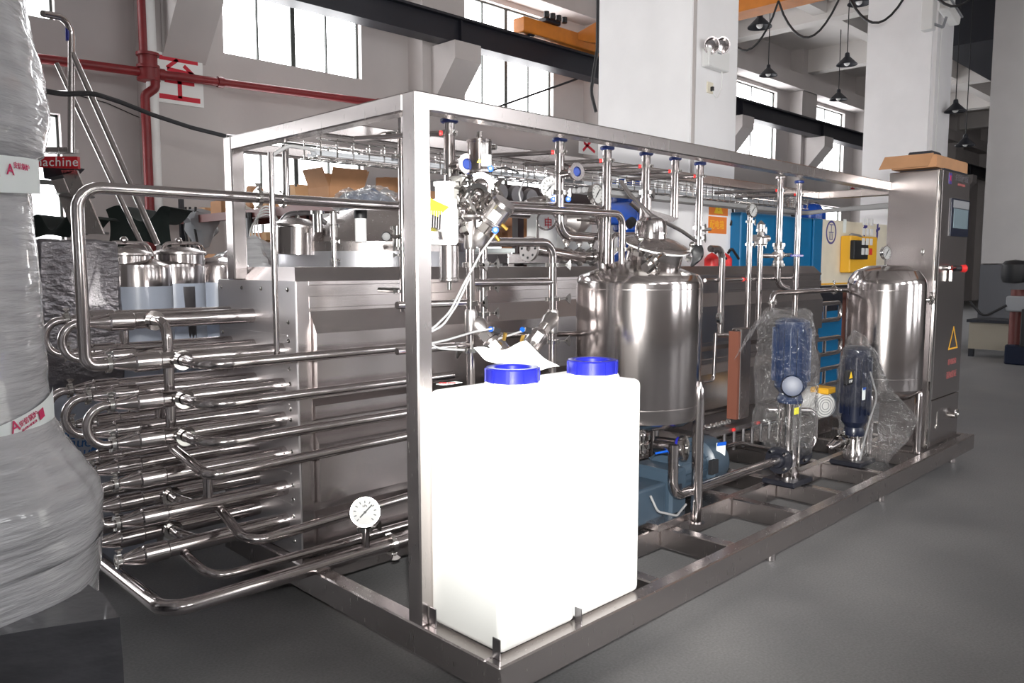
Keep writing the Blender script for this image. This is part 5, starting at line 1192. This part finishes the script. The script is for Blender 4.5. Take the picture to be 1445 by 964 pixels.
for k, (u, v) in enumerate(((818, 362), (835, 362), (800, 362))):
    q = P(u, v, Y=.95); t = thing('union_clamp', q, 'steel clamp union on the rear manifold, %s of three' % ('middle', 'right', 'left')[k], 'clamp', 'manifold unions'); clamp(t, q, (1, 0, 0), .03, (0, 0, 1), .03)

# ================================================================ BEHIND THE SKID
# blue gearbox column
q = P(884, 300, Y=2.5); x_ = q.x; pxm = (P(905, 300, Y=2.5)-P(865, 300, Y=2.5)).dot(RT)/2
t = thing('agitator_drive', (x_, 2.5, 0), 'bright blue enamelled agitator gearbox standing behind the standpipes', 'motor')
zz = lambda v: P(884, v, Y=2.5).z
G().rev((x_, 2.5, 0), (0, 0, 1), [(pxm*.75, zz(375)), (pxm*.8, zz(360)), (pxm*.5, zz(355)), (pxm*.5, zz(330)), (pxm*.8, zz(325)), (pxm*.85, zz(290)), (pxm*1.05, zz(288)), (pxm*1.05, zz(272)), (pxm*.9, zz(270)), (pxm*.9, zz(258)), (pxm*.8, zz(254)), (0, zz(253))], 28).go('gearbox', 'blueenamel', t)
a, b = P(893, 316, Y=2.3), P(908, 284, Y=2.3)
G().box((a.x, 2.25, a.z), (b.x, 2.6, b.z), .02).go('side_box', 'blueenamel', t)
G().cyl((x_, 2.5, 0), (x_, 2.5, zz(375)), .06, n=12).go('stand_post', 'dullsteel', t)
q = P(890, 286, Y=2.2); G().cyl(q, q+V((.1, -.1, -.12)), .02, n=8).go('lever', 'pipe', t); G().cyl(P(893, 312, Y=2.2), P(888, 316, Y=2.2), .04, n=12).go('black_plug', 'black', t)
# electrical box with orange stickers
y_ = 2.75
a, b = P(975, 405, Y=y_), P(1038, 278, Y=y_)
t = thing('electrical_box', ((a.x+b.x)/2, y_, 0), 'white electrical cabinet with two orange warning stickers below the column', 'cabinet')
G().box((P(905, 300, Y=y_).x, y_, .0), (b.x, y_+.35, b.z), .01).go('enclosure', 'column', t)
s0, s1 = P(1000, 303, Y=y_), P(1027, 279, Y=y_)
G().box((s0.x, y_-.006, s0.z), (s1.x, y_-.001, s1.z)).go('orange_sticker', 'stickerorange', t, smooth=False)
s2_, s3_ = P(999, 329, Y=y_), P(1025, 307, Y=y_)
G().box((s2_.x, y_-.006, s2_.z), (s3_.x, y_-.001, s3_.z)).go('orange_sticker', 'stickerorange', t, smooth=False)
c = P(1014, 292, Y=y_-.008); G().prism(tri(V(c), .09), (0, -.002, 0)).go('warning_triangle', 'stickeryel2', t, smooth=False)
text('!', t, c+V((0, -.004, -.01)), (1, 0, 0), (0, 0, 1), .1, 'black')
text('配电箱', t, P(1012, 318, Y=y_-.008), (1, 0, 0), (0, 0, 1), .1, 'yellow')
for k, (u, lb) in enumerate(((1004, 'left'), (1022, 'right'))):
    q = P(u, 386, Y=2.66); q1 = P(u, 360, Y=2.66); r__ = (P(1012, 370, Y=2.55)-P(1002, 370, Y=2.55)).dot(RT)*.8
    t = thing('fire_extinguisher', (q.x, 2.66, q.z-.3), 'red fire extinguisher, %s of the pair, behind the elbowed riser' % lb, 'extinguisher')
    G().rev((q.x, 2.66, q.z-.3), (0, 0, 1), [(r__, 0), (r__, q1.z-q.z+.26), (r__*.6, q1.z-q.z+.3), (r__*.2, q1.z-q.z+.32), (0, q1.z-q.z+.33)], 20).go('cylinder_body', 'redbright', t)
    G().box((q.x-.03, 2.7, q.z-.1), (q.x+.03, 2.752, q.z)).go('wall_bracket', 'blackmetal', t, smooth=False)
    G().tube([V((q.x, 2.62, q1.z+.02)), V((q.x-.02, 2.57, q1.z+.08)), V((q.x+.14, 2.57, q1.z-.04))], .014, .03, 8).go('hose', 'black', t)
G().tube([P(1030, 283, Y=2.74), P(1036, 300, Y=2.74), P(1031, 318, Y=2.74)], .012, .2, 8).go('black_cable', 'black', label='black cable curving beside the orange stickers', category='cable')
# wire-cutting machine: blue body with cream door
y_ = 2.62
xl, xm_, xr = P(1045, 350, Y=y_).x, P(1157, 350, Y=y_).x, P(1262, 350, Y=y_).x
ztop = P(1157, 309, Y=y_).z; zc = P(1157, 410, Y=y_).z
t = thing('machine_tool', ((xl+xr)/2, y_+.6, 0), 'large blue machine tool with cream door panel and yellow control box', 'machine')
G().box((xl, y_, .0), (xm_-.02, y_+1.2, ztop-.0), .02).go('blue_body', 'machineblue', t)
G().box((xm_-.02, y_+.04, 0), (xr, y_+1.2, zc-.02), .01).go('blue_base', 'machineblue', t)
G().box((xm_, y_-.02, zc), (xr, y_+1.1, ztop), .012).go('cream_panel', 'cream', t)
G().box((xm_-.01, y_-.0, P(1180, 438, Y=y_).z), (xr, y_+.1, zc-.01)).go('gap_shade_band', 'blackmetal', t, smooth=False)  # solid black band standing in for the shade in the gap
G().box((xm_-.25, y_-.03, P(1150, 398, Y=y_).z), (xm_-.002, y_, ztop), .01).go('blue_frame_strip', 'machineblue', t)
G().box((xm_, y_-.035, P(1160, 402, Y=y_).z), (xr, y_-.02, P(1160, 401, Y=y_).z+.01)).go('panel_trim', 'yellow', t, smooth=False)
a, b = P(1182, 387, Y=y_), P(1222, 335, Y=y_)
G().box((a.x, y_-.16, a.z+.02), (b.x, y_-.02, b.z), .02).go('yellow_box', 'yellow', t)
a, b = P(1203, 366, Y=y_-.2), P(1224, 340, Y=y_-.2)
kp = G().box((a.x, y_-.22, a.z), (b.x, y_-.16, b.z), .01).go('keypad', 'black', t)
for i in range(3):
    for j in range(4): G().box((a.x+.22+i*.13, y_-.235, a.z+.06+j*.13), (a.x+.30+i*.13, y_-.22, a.z+.15+j*.13), .005).go('key_button', 'white' if (i, j) != (2, 0) else 'redbright', kp, smooth=False)
c = P(1173, 328, Y=y_-.022); G().ring(c, (0, 1, 0), .14, .012, h=.004, n=28).go('logo_ring', 'logoblue', t, smooth=False); text('工', t, c+V((0, 0, .04)), (1, 0, 0), (0, 0, 1), .15, 'logoblue'); text('Ш', t, c+V((0, 0, -.06)), (1, 0, 0), (0, 0, 1), .12, 'logoblue')
for u, v, s_ in ((1220, 328, 1), (1238, 331, 1.2)):
    c = P(u, v, Y=y_-.024); g = G()
    g.prism([c+V((-.02, 0, .12*s_)), c+V((.03, 0, .13*s_)), c+V((.03, 0, -.02)), c+V((-.01, 0, -.12*s_)), c+V((-.03, 0, 0))], (0, .002, 0)); g.obox(c+V((.02, 0, .07)), V((.07, 0, .02)), V((0, .001, 0)), V((0, 0, .02))); g.go('dark_decal', 'logoblue', t, smooth=False)
a = P(1192, 319, Y=y_-.024); G().obox(a, V((.05, 0, 0)), V((0, 0, .09)), V((0, .001, 0))).go('paper_note', 'paper', t, smooth=False)
a = P(1231, 354, Y=y_-.024); G().obox(a, V((.06, 0, -.07)), V((.02, 0, .02)), V((0, .002, 0))).go('dark_decal', 'black', t, smooth=False)
G().tube([P(1205, 335, Y=y_-.1), P(1195, 330, Y=y_-.1), P(1213, 333, Y=y_-.15), P(1222, 342, Y=y_-.1)], .02, .1, 8).go('cable', 'hose', t)
q = P(1080, 310, Y=3.1); G().rev(q+V((-.3, 0, -.05)), (1, .2, 0), [(0, 0), (.3, 0), (.33, .1), (.33, .6), (.3, .7), (0, .7)], 28).go('drum', 'greyplastic', t)
q = P(1118, 311, Y=3.0); G().box(q+V((-.35, 0, -.1)), q+V((.35, .5, .03)), .01).go('orange_tray', 'yellow', t)
q = P(1119, 307, Y=2.9); G().cyl(q-V((0, 0, .1)), q+V((0, 0, .05)), .06, n=12).go('black_knob', 'black', t)
q = P(1143, 302, Y=2.9); G().rev(q-V((0, 0, .3)), (0, 0, 1), [(.2, 0), (.2, .3), (.12, .42), (.0, .45)], 16).go('blue_motor', 'blueenamel', t); G().tube([q+V((0, 0, .1)), q+V((.2, 0, .15)), q+V((.6, 0, -.25))], .025, .1, 8).go('cable', 'black', t)
# tube ends at the far end of the housing
for k, (v0, v1) in enumerate(((427, 450), (475, 496), (516, 538))):
    yy = 1.46; e0, e1 = P(1186, v0, Y=yy), P(1186, v1, Y=yy); z, z2 = e0.z, e1.z; xe = e0.x
    t = thing('end_bend', (HX1, yy, z2), 'steel tube loop at the far end of the housing, %s of three' % ('top', 'middle', 'bottom')[k], 'pipe', )
    G().tube([(HX1, yy, z), (xe, yy, z), (xe, yy, z2), (HX1, yy, z2)], .022, .06, 14).go('loop_tube', 'pipe', t)
    G().cyl((HX1+(xe-HX1)*.45, yy, z), (HX1+(xe-HX1)*.45, yy, z2), .017, n=10).go('link_tube', 'pipe', t)
q = P(1198, 470, Y=2.2); t = thing('rusty_post', (q.x, 2.2, 0), 'thin rust-brown upright post behind the far tube loops', 'post')
G().box((q.x-.04, 2.2, 0), (q.x+.04, 2.28, P(1198, 405, Y=2.2).z)).go('upright', 'copper', t, smooth=False)
G().box((q.x-1.2, 2.2, P(1198, 408, Y=2.2).z), (q.x+.04, 2.28, P(1198, 402, Y=2.2).z)).go('crossbar', 'blackmetal', t, smooth=False)
# stainless bench top and dark items between vessel and valves, over the housing
a, b = P(717, 358, Y=2.3), P(830, 372, Y=2.3)
t = thing('steel_bench', ((a.x+b.x)/2+.4, 2.6, 0), 'stainless bench edge visible above the housing behind the valves', 'bench')
G().box((a.x, 2.3, b.z), (b.x+.3, 2.9, a.z), .004).go('bench_top', 'steel', t)
for x_ in (a.x+.05, b.x+.2): G().box((x_, 2.35, 0), (x_+.06, 2.41, b.z)).go('leg', 'steel', t, smooth=False)
q0, q1 = P(655, 375, Y=3.4), P(712, 352, Y=3.4)
t = thing('white_crate', ((q0.x+q1.x)/2, 3.6, 0), 'plain white crate top seen between the valve columns', 'crate')
G().box((q0.x-.2, 3.4, 0), (q1.x+.1, 4.0, q1.z), .01).go('crate_body', 'white', t); G().box((q0.x-.22, 3.38, q1.z-.03), (q1.x+.12, 4.02, q1.z+.01), .005).go('crate_lid', 'paper', t)
for k, (u0, v0, u1, v1) in enumerate(((759, 337, 787, 296), (800, 312, 836, 292))):
    q0, q1 = P(u0, v0, Y=3.2), P(u1, v1, Y=3.2)
    t = thing('white_cabinet', ((q0.x+q1.x)/2, 3.3, 0), ('white switch box with red lettering behind the siphon loop', 'white box with small red mark right of second standpipe')[k], 'box')
    G().box((q0.x, 3.2, 0), (q1.x, 3.35+.03*k, q1.z), .01).go('enclosure', 'white', t)
    text('电', t, ((q0.x+q1.x)/2, 3.195, (q0.z+q1.z)/2), (1, 0, 0), (0, 0, 1), .12, 'redchar')

# round vessels behind the tube bundle
def vessel(c, r, ztop, label, film='bluefilm', neck=True, top='tanksteel', ztf=.12, lid=None):
    t = thing('round_vessel', (c.x, c.y, 0), label, 'tank')
    G().rev((c.x, c.y, 0), (0, 0, 1), [(r*.9, .25), (r, .28), (r, ztop-ztf)], 56, cap=False).go('film_covered_shell', film, t)
    G().rev((c.x, c.y, 0), (0, 0, 1), [(r*1.003, ztop-ztf), (r*1.003, ztop-.02), (r*.985, ztop), (r*.5, ztop+r*.2), (0, ztop+r*.26)], 56).go('steel_shoulder', top, t)
    for k in range(3):
        a = k*2.1+.5; G().cyl((c.x+math.cos(a)*r*.8, c.y+math.sin(a)*r*.8, 0), (c.x+math.cos(a)*r*.8, c.y+math.sin(a)*r*.8, .28), .03, n=10).go('leg', 'pipe', t)
    if lid:
        lc = V((c.x+lid[0], c.y+lid[1], ztop+lid[2])); lr = lid[3]
        G().cyl(lc-V((0, 0, .1)), lc, lr*.92, n=40).go('manhole_neck', top, t)
        G().rev(lc, (0, 0, 1), [(lr*.9, 0), (lr, .004), (lr, .016), (lr*.95, .02), (lr*.6, .045), (0, .055)], 40).go('manhole_lid', 'steel', t)
        G().tube([lc+V((-lr*.7, 0, .02)), lc+V((-lr*.5, 0, .075)), lc+V((lr*.8, 0, .075)), lc+V((lr*1.05, 0, .0))], .012, .05, 10).go('lid_arm', 'pipe', t)
        G().ball(lc+V((0, 0, .09)), .022, 10, 6).go('lid_knob', 'pipe', t)
    return t
def vat(u0, u1, vtop, D): 
    c = P((u0+u1)/2, vtop, D=D); r = (u1-u0)/2/FPX*D; return V((c.x, c.y, 0)), r, c.z
c, r, z = vat(148, 236, 374, 4.55); vessel(c, r*1.06, z, 'film covered round vessel nearest the tall return pipe', lid=(-.06, .0, .05, .15))
c, r, z = vat(200, 286, 373, 5.1); vessel(c, r*1.0, z, 'round vessel with torn blue film, right of the first', lid=(.04, -.02, .06, .165))
c, r, z = vat(262, 350, 374, 5.7); vessel(c, r*1.0, z, 'third film covered vessel, mostly hidden by the rear post')
# torn film patch
c, r, z = vat(200, 286, 373, 5.1)
aa = math.atan2((CAM-c).y, (CAM-c).x)
g = G(); rr_ = r*1.004; n_ = 10
top_ = [V((c.x+rr_*math.cos(aa+.30+i*.045), c.y+rr_*math.sin(aa+.30+i*.045), z-.14)) for i in range(n_)]
low = [V((p.x, p.y, z-.14-(.02+.30*math.sin(min(1, i/4)*PI/2)+.03*math.sin(i*2.3)))) for i, p in enumerate(top_)]
g.quads([top_, low]); g.go('torn_film_patch', 'dullsteel', label='ragged torn gap in the blue film on the second vessel', category='film patch')
# large wide vessel with manhole
c, r, z = vat(372, 640, 335, 5.0)
c = c+FH*.6; r = r*1.1
t = thing('wide_vessel', (c.x, c.y, 0), 'wide round stainless vessel with raised manhole behind the housing', 'tank')
zt = P(500, 338, D=4.6).z
G().rev((c.x, c.y, 0), (0, 0, 1), [(r*.9, .3), (r, .35), (r, zt-.06)], 80, cap=False).go('film_covered_shell', 'filmsteel', t)
G().rev((c.x, c.y, 0), (0, 0, 1), [(r*1.002, zt-.06), (r*1.002, zt), (r*.96, zt+.025), (r*.4, zt+.22), (0, zt+.27)], 80).go('sloped_top', 'steel', t)
mh = P(420, 333, D=5.1); ax = V((.08, -.06, 1)).normalized(); rm = 36/FPX*5.0
G().cyl(mh-V((0, 0, .12)), mh+ax*.05, rm*.98, n=44).go('manhole_neck', 'tanksteel', t)
G().rev(mh+ax*.05, ax, [(rm*.9, 0), (rm*1.05, .003), (rm*1.05, .016), (rm*.9, .025), (rm*.4, .06), (0, .065)], 44).go('manhole_lid', 'steel', t)
G().tube([mh+RT*rm*-.7+V((0, 0, .08)), mh+RT*rm*-.4+V((0, 0, .14)), mh+RT*rm*.5+V((0, 0, .15)), mh+RT*rm*1.15+V((0, 0, .08))], .016, .1, 10).go('lid_arm', 'dullsteel', t)
G().cyl(mh+V((0, 0, .07)), mh+V((0, 0, .16)), .014, n=10).go('lid_screw', 'bright', t)
for k, (u, v) in enumerate(((560, 322), (448, 300))):
    q = P(u, v, D=4.9); g = G(); g.cyl(q-V((0, 0, .12)), q, .03, n=14); g.ring(q, (0, 0, 1), .034, .008, h=.02); g.go('top_nozzle', 'bright', t)
q = P(509, 318, D=4.8); G().cyl(q-V((0, 0, .1)), q+V((0, 0, .05)), .035, n=14).go('top_nozzle', 'white', t); G().cyl(q+V((0, 0, .04)), q+V((0, 0, .09)), .04, n=14).go('black_top', 'black', t)
for k in range(4):
    a = k*PI/2+.3; G().cyl((c.x+math.cos(a)*r*.8, c.y+math.sin(a)*r*.8, 0), (c.x+math.cos(a)*r*.8, c.y+math.sin(a)*r*.8, .36), .04, n=10).go('leg', 'pipe', t)
# wrapped pile under rack, near rear post
q = P(346, 376, D=6.6)
g = G(); g.ball(q-V((0, 0, .12)), .38, 30, 18, (1, 1, .7))
for v in g.b.verts: v.co += noise.noise_vector(v.co*4)*.14+noise.noise_vector(v.co*14)*.03
g.go('wrapped_pile', 'stretchfilm', label='crumpled grey plastic pile behind the rear steel post', category='bundle')
t = thing('pallet_stand', (q.x, q.y, 0), 'low dark stand beneath the crumpled grey plastic pile', 'stand')
G().box((q.x-.35, q.y-.35, 0), (q.x+.35, q.y+.35, q.z-.36), .01).go('stand_body', 'dullsteel', t)
# foil-wrapped crate, blue film sheet
a, b = P(57, 337, Y=2.75), P(140, 520, Y=2.75)
t = thing('foil_wrapped_crate', (a.x+.4, 3.1, 0), 'tall crate in crinkled silver stretch film left behind the u-bends', 'crate')
g = G(); x0_, x1_ = a.x-.02, P(172, 400, Y=2.75).x
g.box((x0_, 2.75, .62), (x1_, 3.3, a.z), .02); bmesh.ops.subdivide_edges(g.b, edges=g.b.edges[:], cuts=6, use_grid_fill=True)
for v in g.b.verts: v.co += noise.noise_vector(v.co*8)*.02+noise.noise_vector(v.co*22)*.008
g.go('wrapped_body', 'cratefilm', t, ang=75)
G().box((x0_-.02, 2.8, 0), (x1_-.02, 3.25, .62), .01).go('dark_base', 'blackmetal', t)
y_ = 2.6
a, b = P(70, 560, Y=y_), P(150, 700, Y=y_)
t = thing('film_covered_sheet', ((a.x+b.x)/2, y_, b.z-.25), 'steel sheet with pale blue printed protective film behind the u-bends', 'sheet')
G().box((a.x-.1, y_, 0), (b.x+.25, y_+.02, a.z)).go('film', 'bluefilm', t, smooth=False)
for (u, v, s_, sz) in ((92, 617, 'factory', .075), (105, 628, 'months o', .075), (118, 641, 'down the', .075), (132, 652, '3 months', .075)):
    text(s_, t, P(u, v, Y=y_-.002), (-1, 0, .12), (-.12, 0, -1), sz, 'filmprint')
G().ring(P(148, 640, Y=y_-.003), (0, 1, 0), .06, .014, h=.002, n=24).go('printed_ring', 'filmprint', t, smooth=False)
G().ring(P(108, 662, Y=y_-.003), (0, 1, 0), .05, .012, h=.002, n=24).go('printed_ring', 'filmprint', t, smooth=False)

# dark cloth covered bins behind
def cloth(u0, u1, v0, v1, D, label, name='dark_cover', m='darkcloth'):
    a, b, c_, d_ = P(u0, v0, D=D), P(u1, v0, D=D), P(u1-6, v1, D=D), P(u0+4, v1, D=D)
    g = G(); dep = FH*.6
    rows_ = []
    for i in range(9):
        s_ = i/8; row = []
        for j in range(25):
            q_ = j/24
            p = (a.lerp(b, q_)).lerp(d_.lerp(c_, q_), s_)
            row.append(p+V((0, 0, .05*math.sin(q_*9)*(1-s_)))+noise.noise_vector(p*5)*.06)
        rows_.append(row)
    back = [p+dep for p in rows_[0]]
    g.quads([back]+rows_)
    return g.go(name, m, label=label, category='cover')
cloth(148, 246, 299, 345, 6.2, 'dark green-black cloth cover over a bin behind the stair rails')
cloth(40, 108, 312, 336, 5.6, 'black cover lying over goods behind the foil-wrapped crate')
# platform stairs with handrails
SD = 5.0
t = thing('platform_stairs', P(95, 330, D=SD)*1.0, 'steel platform stairs with tall handrails and red sign, left background', 'stairs')
def rail(pts, r=.019): G().tube([P(u, v, D=d) for u, v, d in pts], r, .12, 12).go('handrail', 'pipe', t)
rail([(60, 19, SD-.2), (101, 27, SD), (100, 216, SD)], .021)
rail([(102, 75, SD), (222, 345, SD+.0)], .018)
rail([(80, 90, SD+.5), (200, 345, SD+.5)], .016)
rail([(75, 130, SD+.5), (101, 130, SD)], .012)
q = P(98, 58, D=SD); G().cyl(q, q+V((0, 0, .1)), .022, n=10).go('blue_grip', 'blueplastic', t)
def sheetq(pts, nm, m, th=.02): G().prism([P(u, v, D=d) for u, v, d in pts], FH*th).go(nm, m, t, smooth=False)
sheetq([(86, 240, SD), (108, 240, SD), (146, 330, SD), (122, 330, SD)], 'stringer', 'steel')
sheetq([(66, 240, SD+.4), (84, 240, SD+.4), (122, 332, SD+.4), (106, 332, SD+.4)], 'stringer', 'steel')
for k in range(2): sheetq([(76+k*38, 272+k*53, SD), (100+k*20, 272+k*53, SD), (100+k*22, 275+k*54, SD+.4), (80+k*36, 276+k*53, SD+.4)], 'tread', 'dullsteel', .3)
sheetq([(58, 207, SD), (100, 208, SD), (100, 214, SD), (58, 215, SD)], 'platform_edge', 'steel', .1)
sheetq([(60, 236, SD), (108, 236, SD), (100, 244, SD), (62, 252, SD)], 'dark_underside', 'blackmetal', .1)
a, b = P(52, 238, D=SD-.05), P(110, 219, D=SD-.05)
sg = G().prism([P(52, 220, D=SD-.1), P(109, 221, D=SD-.1), P(110, 238, D=SD-.1), P(52, 236, D=SD-.1)], FH*.03).go('red_sign', 'signred', t, smooth=False)
text('machine', sg, P(78, 229, D=SD-.115), RT, UP, .078, 'white', depth=.001, space=1.1)

# ================================================================ FOREGROUND WRAPPED COLUMN
WD = 2.35
wc = P(-150, 480, D=WD); wx, wy = wc.x, wc.y
def wr(u): 
    # radius whose silhouette passes pixel column u
    l = (V((wx, wy, 0))-V((CAM.x, CAM.y, 0))); dist = l.length
    ang0 = math.atan2(l.dot(RT), l.dot(FH)); ang1 = math.atan((u-722.5)/FPX); return dist*math.sin(ang1-ang0)
def wz(v): return P(60, v, D=WD).z
prof = [(-140, 58), (-60, 58), (0, 60), (30, 66), (60, 72), (95, 80), (130, 84), (165, 84), (190, 80), (212, 74), (222, 60), (245, 58), (268, 54), (300, 54), (350, 57), (420, 60), (500, 62), (560, 63), (600, 66), (625, 76), (650, 88), (672, 104), (692, 118), (706, 127), (730, 130), (785, 128), (808, 120), (826, 108), (850, 104)]
t = thing('wrapped_boiler', (wx, wy, 0), 'tall grey stretch-wrapped cylinder with white printed tape, filling the left edge', 'wrapped cylinder')
g = G(); rows_ = []; n = 140
dense = []
for (v0, u0), (v1, u1) in zip(prof, prof[1:]):
    k_ = max(1, int((v1-v0)/7))
    for i in range(k_): s_ = i/k_; dense.append((v0+(v1-v0)*s_, u0+(u1-u0)*s_))
dense.append(prof[-1])
for v, u in dense:
    r0 = wr(u); z = wz(v); row = []
    for j in range(n):
        a = 2*PI*j/n; amp = .007 if 215 > v or v > 600 else .004
        if 218 < v < 275 or 575 < v < 620: amp = .003
        nz = noise.noise(V((a*2.2, z*13+a*1.3, 2)))*amp+noise.noise(V((a*6, z*40+a*4, 5)))*amp*.5
        if v > 640: nz += noise.noise(V((a*3, z*3, 9)))*.03
        row.append(V((wx+(r0+nz)*math.cos(a), wy+(r0+nz)*math.sin(a), z)))
    rows_.append(row+[row[0]])
g.quads(rows_); bmesh.ops.remove_doubles(g.b, verts=g.b.verts[:], dist=.0001)
g.go('stretch_wrap', 'stretchfilm', t, ang=80)
def band(v0, v1, u, slope, nm, m='paper'):
    g = G(); fa = math.atan2(CAM.y-wy, CAM.x-wx); rows__ = []
    for s_ in (0, 1):
        row = []
        for i in range(40):
            a = fa-.6+ i*2.0/39; row.append(V((wx, wy, 0))+V((math.cos(a), math.sin(a), 0))*(wr(u)+.012)+V((0, 0, (wz(v0) if s_ == 0 else wz(v1))+slope*(i/39-.85))))
        rows__.append(row)
    g.quads(rows__); return g.go(nm, m, t)
b1 = band(222, 272, 60, .05, 'printed_tape', 'paper'); b2 = band(572, 628, 62, .16, 'printed_tape', 'paper')
def tape_text(s, u, v, size, rad_u, par, roll=0):
    # tangent placement on the cylinder at the direction seen at pixel u
    l = V((wx, wy, 0))-V((CAM.x, CAM.y, 0)); ang = math.atan((u-722.5)/FPX); dirv = FH*math.cos(ang)+RT*math.sin(ang)
    r0 = wr(rad_u)+.016; b_ = dirv.dot(l); disc = b_*b_-(l.length_squared-r0*r0)
    tt = b_-math.sqrt(max(0, disc)); p = V((CAM.x, CAM.y, 0))+dirv*tt; nrm = (p-V((wx, wy, 0))).normalized()
    rt = V((0, 0, 1)).cross(nrm); z = P(u, v, D=(p-V((CAM.x, CAM.y, 0))).dot(FH)).z
    up = V((0, 0, 1))
    rt2 = (rt*math.cos(roll)+up*math.sin(roll)); up2 = (up*math.cos(roll)-rt*math.sin(roll))
    return text(s, par, V((p.x, p.y, z)), rt2, up2, size, 'printpink', depth=.0006)
tape_text('A', 11, 606, .05, 62, t, .26); tape_text('安信锅炉', 31, 595, .021, 62, t, .26); tape_text('ANXIN BOILER', 32, 604, .0105, 62, t, .26); tape_text('■', 50, 588, .04, 62, t, .3)
tape_text('■', 3, 243, .05, 60, t, 0); tape_text('A', 26, 242, .045, 60, t, .0); tape_text('安信锅炉', 42, 238, .02, 60, t, .0)
# wrapped pallet crate below
cz1 = P(165, 862, D=2.2).z
cA = P(170, 868, D=2.25)
t = thing('wrapped_pallet', (cA.x-.4, cA.y, 0), 'dark plastic-wrapped pallet base beneath the grey wrapped cylinder', 'pallet')
e1 = (FH*.72-RT*.69).normalized(); e2 = (-FH*.45-RT*.89).normalized()
c0 = V((cA.x, cA.y, 0))
g = G(); h_ = P(170, 866, D=2.25).z
g.prism([c0, c0+e1*.75, c0+e1*.75+e2*1.0, c0+e2*1.0], (0, 0, h_)); bmesh.ops.subdivide_edges(g.b, edges=g.b.edges[:], cuts=8, use_grid_fill=True)
for v in g.b.verts: v.co += noise.noise_vector(v.co*6)*.015*(1 if v.co.z > .05 else 0)
g.go('wrapped_crate', 'darkfilm', t, ang=75)
# loose skirt of wrap over it
g = G(); rows_ = []
for i in range(12):
    s_ = i/11; row = []
    for j in range(60):
        a = 2*PI*j/60; r0 = wr(124)*(1-s_)+wr(118)*s_+.012+noise.noise(V((math.cos(a)*2, math.sin(a)*2, s_*2)))*.03*s_; cr_ = max(0, math.cos(a-math.atan2(RT.y, RT.x)))
        row.append(V((wx+r0*math.cos(a), wy+r0*math.sin(a), wz(790)-s_*(.17+.22*(1-cr_)**.8))))
    rows_.append(row+[row[0]])
g.quads(rows_); bmesh.ops.remove_doubles(g.b, verts=g.b.verts[:], dist=.0001); g.go('loose_skirt', 'stretchfilm', t, ang=80)
